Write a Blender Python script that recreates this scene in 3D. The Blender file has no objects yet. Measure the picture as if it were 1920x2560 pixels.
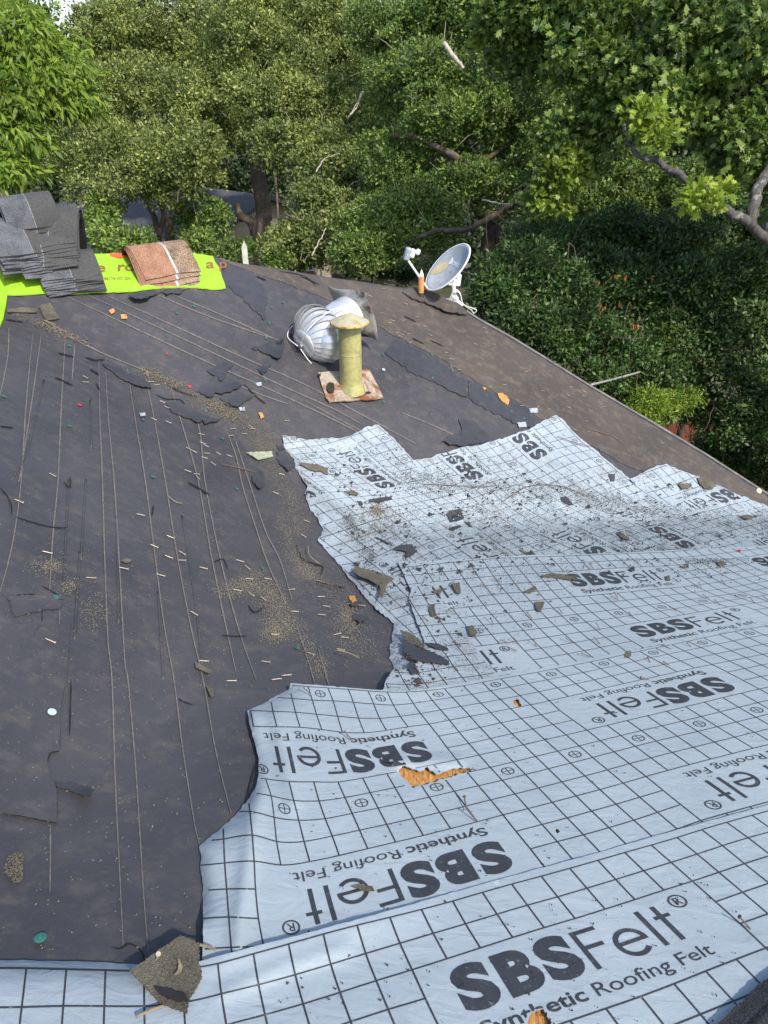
import bpy, bmesh, math, random
import numpy as np
from mathutils import Vector, Matrix
from mathutils.geometry import delaunay_2d_cdt

S = bpy.context.scene
COL = S.collection
rng = np.random.default_rng(7)
random.seed(7)

# ------------------------------------------------------------------ camera, world, sun, exposure
PITCH = math.radians(32.0); FPX = 1750.0; CX, CY = 960.0, 1280.0
CAM = np.array([0.0, 0.0, 7.0])
FWD = np.array([0, math.cos(PITCH), -math.sin(PITCH)])
UPV = np.array([0, math.sin(PITCH), math.cos(PITCH)])
RGT = np.array([1.0, 0, 0])
cd = bpy.data.cameras.new('camera'); cam = bpy.data.objects.new('camera', cd); COL.objects.link(cam)
cd.sensor_fit = 'VERTICAL'; cd.sensor_height = 36.0; cd.lens = 36.0 * FPX / 2560.0
cd.clip_start = 0.05; cd.clip_end = 600
cam.location = CAM; cam.rotation_euler = (math.radians(90) - PITCH, 0, 0)
S.camera = cam
S.render.resolution_x, S.render.resolution_y = 768, 1024

SUNV = Vector((0.44, -0.55, 0.78)).normalized()
W = bpy.data.worlds.new('World'); S.world = W; W.use_nodes = True
wn = W.node_tree; wn.nodes.clear()
sky = wn.nodes.new('ShaderNodeTexSky'); sky.sky_type = 'NISHITA'; sky.sun_disc = False
sky.sun_elevation = math.asin(SUNV.z); sky.sun_rotation = math.atan2(SUNV.x, SUNV.y)
sky.air_density = 1.0; sky.dust_density = 1.6; sky.ozone_density = 1.2
bg = wn.nodes.new('ShaderNodeBackground'); bg.inputs[1].default_value = 0.15
wo = wn.nodes.new('ShaderNodeOutputWorld')
wn.links.new(sky.outputs[0], bg.inputs[0]); wn.links.new(bg.outputs[0], wo.inputs[0])
sl = bpy.data.lights.new('sun', 'SUN'); sl.energy = 2.9; sl.angle = math.radians(2.0); sl.color = (1.0, 0.93, 0.82)
so = bpy.data.objects.new('sun', sl); COL.objects.link(so)
so.rotation_euler = (-SUNV).to_track_quat('-Z', 'Y').to_euler(); so.location = (6, -6, 14)
S.view_settings.view_transform = 'Standard'; S.view_settings.look = 'None'
S.view_settings.exposure = 0.75; S.view_settings.gamma = 1.0
S.cycles.max_bounces = 6; S.cycles.transparent_max_bounces = 4

# ------------------------------------------------------------------ picture <-> place
def rays(px):
    px = np.atleast_2d(np.asarray(px, float))
    x = (px[:, 0] - CX) / FPX; y = (CY - px[:, 1]) / FPX
    return x[:, None] * RGT + y[:, None] * UPV + FWD
def at(x, y, depth):
    return CAM + rays([(x, y)])[0] * depth
# three roof planes from their inverse depth a*x+b*y+c
def plane(a, b, c):
    cc = a * CX + b * CY + c
    n = a * FPX * RGT - b * FPX * UPV + cc * FWD
    return (-n[0] / n[2], -n[1] / n[2], (1 + n @ CAM) / n[2])
PL = [plane(-1.6e-4, 2.53e-4, 0.016), plane(-4.0e-5, 3.9e-4, -0.2797), plane(-5.36e-5, 7.63e-5, 0.1512)]
KS = 0.035
def HZ(x, y):
    z = np.stack([a * x + b * y + c for a, b, c in PL])
    m = z.max(0)
    return m + KS * np.log(np.exp((z - m) / KS).sum(0))
def surf(px, h=0.0):
    d = rays(px); lo = np.full(len(d), 0.3); hi = np.full(len(d), 30.0)
    for _ in range(44):
        t = 0.5 * (lo + hi); p = CAM + d * t[:, None]
        g = p[:, 2] - HZ(p[:, 0], p[:, 1]) - h
        up = g > 0; lo = np.where(up, t, lo); hi = np.where(up, hi, t)
    return CAM + d * lo[:, None]
def surf1(x, y, h=0.0): return surf([(x, y)], h)[0]
def nrm(p):
    e = 0.01; x, y = np.array([p[0]]), np.array([p[1]])
    dx = (HZ(x + e, y) - HZ(x - e, y))[0] / (2 * e); dy = (HZ(x, y + e) - HZ(x, y - e))[0] / (2 * e)
    return Vector((-dx, -dy, 1)).normalized()

# ------------------------------------------------------------------ helpers: objects
def put(name, me, mat=None, parent=None, smooth=False):
    o = bpy.data.objects.new(name, me); COL.objects.link(o)
    if mat is not None and not me.materials: me.materials.append(mat)
    if parent is not None: o.parent = parent
    if smooth: me.polygons.foreach_set('use_smooth', np.ones(len(me.polygons), bool))
    return o
def mesh(verts, faces):
    me = bpy.data.meshes.new('m'); me.from_pydata([tuple(map(float, v)) for v in verts], [], faces); me.update(); return me
def tag(o, label=None, cat=None, group=None, kind=None):
    if label: o['label'] = label
    if cat: o['category'] = cat
    if group: o['group'] = group
    if kind: o['kind'] = kind
    return o
def empty(name, loc, label, cat, group=None):
    o = bpy.data.objects.new(name, None); COL.objects.link(o); o.location = loc
    o.empty_display_size = 0.1
    return tag(o, label, cat, group)
def quads_np(V, name, mat, parent=None, nv=4):
    V = np.ascontiguousarray(V.reshape(-1, 3), np.float32); n = len(V) // nv
    me = bpy.data.meshes.new(name); me.vertices.add(len(V)); me.vertices.foreach_set('co', V.ravel())
    me.loops.add(len(V)); me.loops.foreach_set('vertex_index', np.arange(len(V), dtype=np.int32))
    me.polygons.add(n); me.polygons.foreach_set('loop_start', np.arange(0, len(V), nv, dtype=np.int32))
    me.polygons.foreach_set('loop_total', np.full(n, nv, np.int32)); me.update(calc_edges=True)
    return put(name, me, mat, parent)
def box_mesh(sx, sy, sz, bev=0.0):
    bm = bmesh.new(); bmesh.ops.create_cube(bm, size=1.0)
    bmesh.ops.scale(bm, vec=(sx, sy, sz), verts=bm.verts)
    if bev: bmesh.ops.bevel(bm, geom=bm.edges[:], offset=bev, segments=1, affect='EDGES')
    me = bpy.data.meshes.new('m'); bm.to_mesh(me); bm.free(); return me
def tube(pts, rad, seg=8, cap=True):
    pts = [Vector(p) for p in pts]; n = len(pts)
    if not hasattr(rad, '__len__'): rad = [rad] * n
    vs, fs = [], []; t0 = (pts[1] - pts[0]).normalized()
    a = t0.orthogonal().normalized()
    for i, p in enumerate(pts):
        t = (pts[min(i + 1, n - 1)] - pts[max(i - 1, 0)]).normalized()
        a = (a - t * a.dot(t)).normalized(); b = t.cross(a)
        for k in range(seg):
            an = 2 * math.pi * k / seg
            vs.append(p + (a * math.cos(an) + b * math.sin(an)) * rad[i])
    for i in range(n - 1):
        for k in range(seg):
            k2 = (k + 1) % seg
            fs.append((i * seg + k, i * seg + k2, (i + 1) * seg + k2, (i + 1) * seg + k))
    if cap:
        fs.append(tuple(range(seg))[::-1]); fs.append(tuple(range((n - 1) * seg, n * seg)))
    return vs, fs
def join(parts):
    V, F = [], []
    for v, f in parts:
        o = len(V); V += list(v); F += [tuple(i + o for i in q) for q in f]
    return V, F
def lathe(prof, seg=32):
    vs, fs = [], []
    for r, z in prof:
        for k in range(seg):
            a = 2 * math.pi * k / seg; vs.append((r * math.cos(a), r * math.sin(a), z))
    for i in range(len(prof) - 1):
        for k in range(seg):
            k2 = (k + 1) % seg
            fs.append((i * seg + k, i * seg + k2, (i + 1) * seg + k2, (i + 1) * seg + k))
    return vs, fs
def spline(pts, n=8):
    P = [np.array(p, float) for p in pts]; out = []
    for i in range(len(P) - 1):
        p0 = P[max(i - 1, 0)]; p1 = P[i]; p2 = P[i + 1]; p3 = P[min(i + 2, len(P) - 1)]
        for k in range(n):
            t = k / n
            out.append(0.5 * (2 * p1 + (p2 - p0) * t + (2 * p0 - 5 * p1 + 4 * p2 - p3) * t * t + (3 * p1 - p0 - 3 * p2 + p3) * t ** 3))
    out.append(P[-1]); return out

# ------------------------------------------------------------------ helpers: materials
def newmat(name):
    m = bpy.data.materials.new(name); m.use_nodes = True
    nt = m.node_tree; return m, nt, nt.nodes['Principled BSDF']
def N(nt, t, **kw):
    n = nt.nodes.new(t)
    for k, v in kw.items():
        if k.startswith('i_'): n.inputs[int(k[2:])].default_value = v
        else: setattr(n, k, v)
    return n
def tex(nt, scale, detail=6, rough=0.6, vec=None, dist=0.0):
    n = nt.nodes.new('ShaderNodeTexNoise'); n.inputs['Scale'].default_value = scale
    n.inputs['Detail'].default_value = detail; n.inputs['Roughness'].default_value = rough
    n.inputs['Distortion'].default_value = dist
    if vec is not None: nt.links.new(vec, n.inputs['Vector'])
    return n
def ramp(nt, src, stops):
    r = nt.nodes.new('ShaderNodeValToRGB'); e = r.color_ramp.elements
    while len(e) < len(stops): e.new(0.5)
    for k, (p, c) in enumerate(stops):
        e[k].position = p; e[k].color = (*c, 1) if len(c) == 3 else c
    nt.links.new(src, r.inputs[0]); return r
def mixc(nt, fac, a, b):
    m = nt.nodes.new('ShaderNodeMix'); m.data_type = 'RGBA'
    for s, v in ((0, fac), (6, a), (7, b)):
        if hasattr(v, 'is_output'): nt.links.new(v, m.inputs[s])
        else: m.inputs[s].default_value = v if s == 0 else (*v, 1)
    return m.outputs[2]
def bump(nt, b, src, strength, dist):
    n = nt.nodes.new('ShaderNodeBump'); n.inputs['Strength'].default_value = strength; n.inputs['Distance'].default_value = dist
    nt.links.new(src, n.inputs['Height']); nt.links.new(n.outputs[0], b.inputs['Normal'])
def geo(nt): return nt.nodes.new('ShaderNodeNewGeometry').outputs['Position']
def simple(name, col, rough=0.6, metal=0.0, var=0.25, scale=18.0, bmp=0.0, spec=0.5):
    m, nt, b = newmat(name); p = geo(nt)
    n = tex(nt, scale, 6, 0.65, p)
    c0 = tuple(c * (1 - var) for c in col); c1 = tuple(min(1, c * (1 + var)) for c in col)
    r = ramp(nt, n.outputs[0], [(0.3, c0), (0.7, c1)])
    nt.links.new(r.outputs[0], b.inputs['Base Color'])
    b.inputs['Roughness'].default_value = rough; b.inputs['Metallic'].default_value = metal
    b.inputs['Specular IOR Level'].default_value = spec
    if bmp: bump(nt, b, tex(nt, scale * 6, 4, 0.6, p).outputs[0], bmp, 0.002)
    return m
def granular(name, stops, scale=260.0, rough=0.9, bmp=0.5):
    m, nt, b = newmat(name); p = geo(nt)
    v = nt.nodes.new('ShaderNodeTexVoronoi'); v.inputs['Scale'].default_value = scale; nt.links.new(p, v.inputs['Vector'])
    sep = nt.nodes.new('ShaderNodeSeparateColor'); nt.links.new(v.outputs['Color'], sep.inputs[0])
    r = ramp(nt, sep.outputs[0], stops)
    big = tex(nt, 9, 4, 0.6, p)
    c = mixc(nt, 0.35, r.outputs[0], ramp(nt, big.outputs[0], [(0.35, stops[0][1]), (0.65, stops[-1][1])]).outputs[0])
    nt.links.new(c, b.inputs['Base Color']); b.inputs['Roughness'].default_value = rough
    bump(nt, b, v.outputs['Distance'], bmp, 0.003); return m

def underlayment(name, lo, hi, dust, dustfac, rough):
    m, nt, b = newmat(name); p = geo(nt)
    n1 = tex(nt, 1.3, 7, 0.62, p, 0.4); n2 = tex(nt, 14, 8, 0.7, p); n3 = tex(nt, 90, 4, 0.6, p)
    mp = nt.nodes.new('ShaderNodeMapping'); mp.inputs['Scale'].default_value = (3.5, 6.0, 4.0)
    mp.inputs['Rotation'].default_value = (0, 0, 0.25); nt.links.new(p, mp.inputs['Vector'])
    n4 = tex(nt, 2.2, 6, 0.65, mp.outputs[0])
    base = ramp(nt, n1.outputs[0], [(0.34, lo), (0.66, hi)])
    mul = nt.nodes.new('ShaderNodeMath'); mul.operation = 'MULTIPLY'
    nt.links.new(n2.outputs[0], mul.inputs[0]); nt.links.new(n4.outputs[0], mul.inputs[1])
    dm = ramp(nt, mul.outputs[0], [(0.24, (0, 0, 0)), (0.42, (dustfac,) * 3)])
    c = mixc(nt, dm.outputs[0], base.outputs[0], dust)
    sp = ramp(nt, n3.outputs[0], [(0.60, (0, 0, 0)), (0.74, (0.22,) * 3)])
    c = mixc(nt, sp.outputs[0], c, dust)
    nt.links.new(c, b.inputs['Base Color'])
    rr = ramp(nt, n2.outputs[0], [(0.3, (rough - 0.1,) * 3), (0.7, (rough + 0.14,) * 3)])
    nt.links.new(rr.outputs[0], b.inputs['Roughness'])
    b.inputs['Specular IOR Level'].default_value = 0.5
    add = nt.nodes.new('ShaderNodeMath'); add.operation = 'ADD'
    nt.links.new(n2.outputs[0], add.inputs[0]); nt.links.new(n3.outputs[0], add.inputs[1])
    bump(nt, b, add.outputs[0], 0.35, 0.004); return m

M = {}
M['dark'] = underlayment('dark_underlayment', (0.038, 0.037, 0.043), (0.060, 0.058, 0.064), (0.115, 0.098, 0.088), 0.5, 0.52)
M['dark2'] = underlayment('dark_underlayment_torn', (0.027, 0.029, 0.036), (0.046, 0.047, 0.056), (0.095, 0.08, 0.067), 0.3, 0.48)
M['brown'] = underlayment('dusty_underlayment', (0.048, 0.041, 0.037), (0.075, 0.061, 0.052), (0.15, 0.118, 0.088), 0.7, 0.72)
M['crack'] = simple('gap_black', (0.006, 0.006, 0.007), 0.9)
M['chalk'] = simple('chalk_line', (0.125, 0.115, 0.107), 0.9, var=0.35, scale=40)
def inkmat():
    m, nt, b = newmat('printed_ink'); p = geo(nt); n = tex(nt, 16, 8, 0.75, p); n2 = tex(nt, 120, 4, 0.6, p)
    c = ramp(nt, n.outputs[0], [(0.35, (0.024, 0.026, 0.033)), (0.60, (0.036, 0.039, 0.047)), (0.74, (0.16, 0.18, 0.20))])
    c2 = mixc(nt, ramp(nt, n2.outputs[0], [(0.62, (0, 0, 0)), (0.72, (0.6,) * 3)]).outputs[0], c.outputs[0], (0.20, 0.23, 0.26))
    nt.links.new(c2, b.inputs['Base Color']); b.inputs['Roughness'].default_value = 0.55; return m
M['ink'] = inkmat()
M['granule'] = simple('loose_granules', (0.19, 0.17, 0.12), 0.9, var=0.5, scale=300)
M['granule_dark'] = simple('dark_granules', (0.030, 0.027, 0.024), 0.9, var=0.5, scale=300)
M['crumb'] = simple('black_felt_bits', (0.03, 0.028, 0.027), 0.9, var=0.4, scale=60)
M['straw'] = simple('dry_straw', (0.22, 0.175, 0.11), 0.8, var=0.3, scale=60)
M['nail'] = simple('nail_tan', (0.40, 0.34, 0.26), 0.5, 0.25, 0.35, 80)
M['nail_dark'] = simple('nail_rusty', (0.16, 0.10, 0.075), 0.6, 0.3, 0.3, 80)
M['cap_green'] = simple('green_plastic', (0.030, 0.125, 0.105), 0.45, var=0.2)
M['cap_pale'] = simple('pale_plastic', (0.42, 0.55, 0.55), 0.4, var=0.2)
M['cap_red'] = simple('red_plastic', (0.55, 0.03, 0.03), 0.45, var=0.15)
M['foil'] = simple('clear_plastic_bit', (0.34, 0.38, 0.42), 0.25, var=0.3, scale=60)
M['green'] = simple('green_underlayment', (0.27, 0.49, 0.022), 0.5, var=0.06, scale=4)
M['green_ink'] = simple('brown_print', (0.20, 0.09, 0.03), 0.6, var=0.2, scale=30)
M['red_print'] = simple('red_print', (0.72, 0.10, 0.04), 0.55, var=0.1)
M['steel'] = simple('bright_aluminium', (0.80, 0.81, 0.82), 0.36, 0.65, 0.08, 12)
M['steel_dull'] = simple('dull_galvanised', (0.42, 0.41, 0.39), 0.5, 0.7, 0.35, 8)
M['white'] = simple('white_paint', (0.78, 0.78, 0.76), 0.45, var=0.08)
M['dishgrey'] = None
M['tar'] = simple('tar_patch', (0.018, 0.016, 0.014), 0.6)
M['shingle_scrap'] = granular('scrap_granules', [(0.0, (0.025, 0.022, 0.017)), (0.5, (0.085, 0.075, 0.055)), (1.0, (0.17, 0.15, 0.11))], 420)
M['shingle_char'] = granular('charcoal_granules', [(0.0, (0.030, 0.033, 0.039)), (0.5, (0.075, 0.080, 0.090)), (1.0, (0.17, 0.175, 0.19))], 300)
M['shingle_back'] = simple('shingle_back', (0.060, 0.060, 0.059), 0.9, var=0.3, scale=60, bmp=0.4)
M['shingle_edge'] = simple('shingle_edge', (0.028, 0.028, 0.030), 0.95, var=0.4, scale=120)
M['shingle_brown'] = granular('brown_granules', [(0.0, (0.11, 0.042, 0.026)), (0.45, (0.27, 0.115, 0.065)), (1.0, (0.40, 0.24, 0.155))], 260)
M['shingle_mix'] = granular('mixed_granules', [(0.0, (0.02, 0.016, 0.014)), (0.5, (0.13, 0.075, 0.045)), (1.0, (0.50, 0.36, 0.24))], 240)
M['stripe'] = simple('silver_strip', (0.33, 0.34, 0.36), 0.5, var=0.2, scale=60)
M['wood_deck'] = None
M['bark'] = None

def felt_mat(name='pale_felt', dirt=0.0):
    m, nt, b = newmat(name); p = geo(nt)
    n1 = tex(nt, 2.2, 5, 0.6, p); n2 = tex(nt, 60, 4, 0.6, p); n3 = tex(nt, 420, 2, 0.5, p)
    c = ramp(nt, n1.outputs[0], [(0.3, (0.285, 0.338, 0.378)), (0.7, (0.335, 0.39, 0.428))])
    c2 = mixc(nt, ramp(nt, n2.outputs[0], [(0.55, (0, 0, 0)), (0.8, (0.30,) * 3)]).outputs[0], c.outputs[0], (0.19, 0.23, 0.27))
    n5 = tex(nt, 6.5, 8, 0.75, p)
    c3 = mixc(nt, ramp(nt, n5.outputs[0], [(0.58, (0, 0, 0)), (0.75, (0.35,) * 3)]).outputs[0], c2, (0.24, 0.24, 0.225))
    if dirt:
        n6 = tex(nt, 3.2, 10, 0.8, p, 0.5); n7 = tex(nt, 130, 3, 0.6, p)
        mm = nt.nodes.new('ShaderNodeMath'); mm.operation = 'MULTIPLY'; nt.links.new(n6.outputs[0], mm.inputs[0]); nt.links.new(n7.outputs[0], mm.inputs[1])
        c3 = mixc(nt, ramp(nt, mm.outputs[0], [(0.27, (0, 0, 0)), (0.36, (dirt,) * 3)]).outputs[0], c3, (0.085, 0.080, 0.070))
        c3 = mixc(nt, ramp(nt, n6.outputs[0], [(0.50, (0, 0, 0)), (0.70, (0.45 * dirt,) * 3)]).outputs[0], c3, (0.20, 0.195, 0.18))
    nt.links.new(c3, b.inputs['Base Color']); b.inputs['Roughness'].default_value = 0.46
    mw = nt.nodes.new('ShaderNodeMapping'); mw.inputs['Scale'].default_value = (5, 11, 7); mw.inputs['Rotation'].default_value = (0, 0, 0.5); nt.links.new(p, mw.inputs['Vector'])
    n8 = tex(nt, 1.6, 5, 0.55, mw.outputs[0], 1.2)
    add = nt.nodes.new('ShaderNodeMath'); add.operation = 'ADD'
    nt.links.new(n3.outputs[0], add.inputs[0]); nt.links.new(n2.outputs[0], add.inputs[1])
    b1 = nt.nodes.new('ShaderNodeBump'); b1.inputs['Strength'].default_value = 0.22; b1.inputs['Distance'].default_value = 0.002; nt.links.new(add.outputs[0], b1.inputs['Height'])
    b2 = nt.nodes.new('ShaderNodeBump'); b2.inputs['Strength'].default_value = 0.42; b2.inputs['Distance'].default_value = 0.010 + 0.008 * dirt; nt.links.new(n8.outputs[0], b2.inputs['Height'])
    nt.links.new(b1.outputs[0], b2.inputs['Normal']); nt.links.new(b2.outputs[0], b.inputs['Normal']); return m
M['felt'] = felt_mat(); M['felt_dirty'] = felt_mat('dirty_pale_felt', 0.8)
def osb():
    m, nt, b = newmat('bare_wood_deck'); p = geo(nt)
    mp = nt.nodes.new('ShaderNodeMapping'); mp.inputs['Scale'].default_value = (60, 14, 20); nt.links.new(p, mp.inputs['Vector'])
    n = tex(nt, 2.0, 8, 0.7, mp.outputs[0]); r = ramp(nt, n.outputs[0], [(0.3, (0.16, 0.07, 0.02)), (0.5, (0.46, 0.22, 0.06)), (0.7, (0.68, 0.40, 0.15))])
    nt.links.new(r.outputs[0], b.inputs['Base Color']); b.inputs['Roughness'].default_value = 0.7
    bump(nt, b, n.outputs[0], 0.6, 0.004); return m
M['wood_deck'] = osb()
def rusty(name, base, rust, lo=0.5, hi=0.62, rough=0.55, scale=7.0, metal=0.0):
    m, nt, b = newmat(name); p = geo(nt)
    n = tex(nt, scale, 8, 0.7, p, 0.6); n2 = tex(nt, scale * 5, 6, 0.7, p)
    f = ramp(nt, n.outputs[0], [(lo, (0, 0, 0)), (hi, (1, 1, 1))])
    bb = ramp(nt, n2.outputs[0], [(0.3, tuple(c * 0.72 for c in base)), (0.7, base)])
    rr = ramp(nt, n2.outputs[0], [(0.3, tuple(c * 0.45 for c in rust)), (0.7, rust)])
    nt.links.new(mixc(nt, f.outputs[0], bb.outputs[0], rr.outputs[0]), b.inputs['Base Color'])
    b.inputs['Roughness'].default_value = rough; b.inputs['Metallic'].default_value = metal
    bump(nt, b, n2.outputs[0], 0.25, 0.002); return m
M['yellow'] = rusty('faded_yellow_paint', (0.47, 0.43, 0.16), (0.30, 0.32, 0.18), 0.46, 0.66, 0.6, 9)
M['yellow_cap'] = rusty('pale_yellow_cap', (0.48, 0.45, 0.30), (0.38, 0.27, 0.09), 0.52, 0.68, 0.6, 9)
M['rust_rim'] = rusty('rusty_rim', (0.52, 0.38, 0.10), (0.30, 0.11, 0.03), 0.5, 0.6, 0.7, 20)
M['flashing'] = rusty('rusty_flashing', (0.42, 0.38, 0.31), (0.27, 0.095, 0.032), 0.42, 0.56, 0.6, 7)
M['orange_pipe'] = rusty('rusty_orange_pipe', (0.62, 0.28, 0.08), (0.35, 0.13, 0.04), 0.5, 0.7, 0.8, 18)
M['dishgrey'] = rusty('weathered_grey_dish', (0.36, 0.40, 0.45), (0.50, 0.52, 0.54), 0.45, 0.75, 0.5, 5)
M['dish_stain'] = rusty('stained_dish', (0.50, 0.44, 0.30), (0.55, 0.36, 0.10), 0.4, 0.6, 0.5, 6)
def barkmat(name, lo, hi, lichen):
    m, nt, b = newmat(name); p = geo(nt)
    mp = nt.nodes.new('ShaderNodeMapping'); mp.inputs['Scale'].default_value = (9, 9, 2.2); nt.links.new(p, mp.inputs['Vector'])
    n = tex(nt, 3.0, 8, 0.75, mp.outputs[0], 0.8)
    r = ramp(nt, n.outputs[0], [(0.35, lo), (0.65, hi)])
    n2 = tex(nt, 5, 6, 0.7, p)
    f = ramp(nt, n2.outputs[0], [(0.55, (0, 0, 0)), (0.64, (0.8,) * 3)])
    nt.links.new(mixc(nt, f.outputs[0], r.outputs[0], lichen), b.inputs['Base Color'])
    b.inputs['Roughness'].default_value = 0.95; bump(nt, b, n.outputs[0], 1.0, 0.03); return m
M['bark'] = barkmat('oak_bark', (0.055, 0.038, 0.028), (0.17, 0.125, 0.092), (0.20, 0.175, 0.15))
M['bark_pale'] = barkmat('lichen_bark', (0.055, 0.050, 0.045), (0.16, 0.145, 0.13), (0.50, 0.50, 0.46))
M['twig_pale'] = simple('bare_grey_wood', (0.42, 0.37, 0.30), 0.9, var=0.3, scale=20)
def leafmat(name, cols, trans=0.42, rough=0.5):
    m, nt, b = newmat(name)
    g = nt.nodes.new('ShaderNodeNewGeometry')
    k = len(cols) - 1
    r = ramp(nt, g.outputs['Random Per Island'], [(i / k, c) for i, c in enumerate(cols)])
    nz = tex(nt, 1.1, 3, 0.5, g.outputs['Position'])
    rr = ramp(nt, nz.outputs[0], [(0.35, (0.72, 0.74, 0.72)), (0.65, (1.22, 1.18, 1.0))])
    mul = nt.nodes.new('ShaderNodeMix'); mul.data_type = 'RGBA'; mul.blend_type = 'MULTIPLY'; mul.inputs[0].default_value = 1.0
    nt.links.new(r.outputs[0], mul.inputs[6]); nt.links.new(rr.outputs[0], mul.inputs[7])
    nt.links.new(mul.outputs[2], b.inputs['Base Color']); b.inputs['Roughness'].default_value = rough
    t = nt.nodes.new('ShaderNodeBsdfTranslucent'); nt.links.new(mul.outputs[2], t.inputs[0])
    mx = nt.nodes.new('ShaderNodeMixShader'); mx.inputs[0].default_value = trans
    nt.links.new(b.outputs[0], mx.inputs[1]); nt.links.new(t.outputs[0], mx.inputs[2])
    nt.links.new(mx.outputs[0], nt.nodes['Material Output'].inputs[0]); return m
M['leaf_live'] = leafmat('live_oak_leaf', [(0.060, 0.100, 0.026), (0.15, 0.20, 0.050), (0.28, 0.34, 0.09), (0.46, 0.50, 0.18)])
M['leaf_post'] = leafmat('post_oak_leaf', [(0.05, 0.105, 0.028), (0.11, 0.19, 0.042), (0.20, 0.30, 0.065), (0.36, 0.46, 0.11)])
M['leaf_lime'] = leafmat('young_oak_leaf', [(0.14, 0.24, 0.035), (0.28, 0.40, 0.05), (0.42, 0.50, 0.08)])
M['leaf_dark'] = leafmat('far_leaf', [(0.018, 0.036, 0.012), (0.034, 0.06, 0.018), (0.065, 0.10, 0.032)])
M['leaf_privet'] = leafmat('glossy_shrub_leaf', [(0.022, 0.055, 0.014), (0.042, 0.095, 0.022), (0.075, 0.145, 0.032), (0.13, 0.20, 0.045)], 0.3, 0.48)
M['leaf_pecan'] = leafmat('bright_drooping_leaf', [(0.08, 0.16, 0.018), (0.19, 0.30, 0.032), (0.33, 0.43, 0.06)], 0.45)
M['leaf_orange'] = leafmat('dead_orange_leaf', [(0.26, 0.07, 0.02), (0.36, 0.13, 0.035)], 0.3)
M['flower'] = leafmat('pink_flower', [(0.55, 0.02, 0.08), (0.70, 0.05, 0.14)], 0.3)

# ------------------------------------------------------------------ the setting: ground
def ground_mat():
    m, nt, b = newmat('yard'); p = geo(nt)
    n = tex(nt, 0.6, 8, 0.7, p); n2 = tex(nt, 12, 6, 0.7, p)
    r = ramp(nt, n.outputs[0], [(0.4, (0.045, 0.055, 0.020)), (0.6, (0.10, 0.085, 0.055))])
    c = mixc(nt, 0.3, r.outputs[0], ramp(nt, n2.outputs[0], [(0.3, (0.03, 0.04, 0.012)), (0.7, (0.12, 0.12, 0.05))]).outputs[0])
    nt.links.new(c, b.inputs['Base Color']); b.inputs['Roughness'].default_value = 0.95
    bump(nt, b, n2.outputs[0], 0.8, 0.05); return m
gm = mesh([(-250, -250, 0), (250, -250, 0), (250, 250, 0), (-250, 250, 0)], [(0, 1, 2, 3)])
tag(put('ground', gm, ground_mat()), kind='structure')

# ------------------------------------------------------------------ polygons draped on the roof
def inside(P, poly):
    P = np.asarray(P); poly = np.asarray(poly); x, y = P[:, 0], P[:, 1]
    r = np.zeros(len(P), bool); j = len(poly) - 1
    for i in range(len(poly)):
        xi, yi = poly[i]; xj, yj = poly[j]
        c = (yi > y) != (yj > y)
        with np.errstate(divide='ignore', invalid='ignore'):
            r ^= c & (x < (xj - xi) * (y - yi) / (yj - yi + 1e-12) + xi)
        j = i
    return r
def ragged(poly, amp=2.0, step=9.0, seed=0):
    g = np.random.default_rng(seed); out = []; n = len(poly)
    for i in range(n):
        a = np.array(poly[i], float); b = np.array(poly[(i + 1) % n], float); L = np.linalg.norm(b - a)
        k = max(1, int(L / step)); nn = np.array([-(b - a)[1], (b - a)[0]]) / (L + 1e-9)
        for q in range(k):
            t = q / k; w = 0 if q == 0 else 1
            out.append(a + (b - a) * t + nn * g.normal(0, amp) * w)
    return [tuple(p) for p in out]
def tri(poly, holes=(), step=14.0):
    pts = [tuple(p) for p in poly]; edges = [(i, (i + 1) % len(pts)) for i in range(len(pts))]
    for h in holes:
        o = len(pts); pts += [tuple(p) for p in h]; edges += [(o + i, o + (i + 1) % len(h)) for i in range(len(h))]
    A = np.array(poly); x0, y0 = A.min(0); x1, y1 = A.max(0)
    gx, gy = np.meshgrid(np.arange(x0 + step / 2, x1, step), np.arange(y0 + step / 2, y1, step))
    gx = gx + (np.arange(gx.shape[0]) % 2)[:, None] * step / 2
    G = np.stack([gx.ravel(), gy.ravel()], 1)
    if len(G):
        G = G[inside(G, poly)]
    pts += [tuple(p) for p in G]
    V, _, F, *_ = delaunay_2d_cdt([Vector(p) for p in pts], edges, [], 0, 1e-4)
    V = np.array([(v.x, v.y) for v in V]); F = [tuple(f) for f in F]
    C = np.array([V[list(f)].mean(0) for f in F])
    keep = inside(C, poly)
    for h in holes: keep &= ~inside(C, h)
    F = [f for f, k in zip(F, keep) if k]
    return V, F
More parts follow.
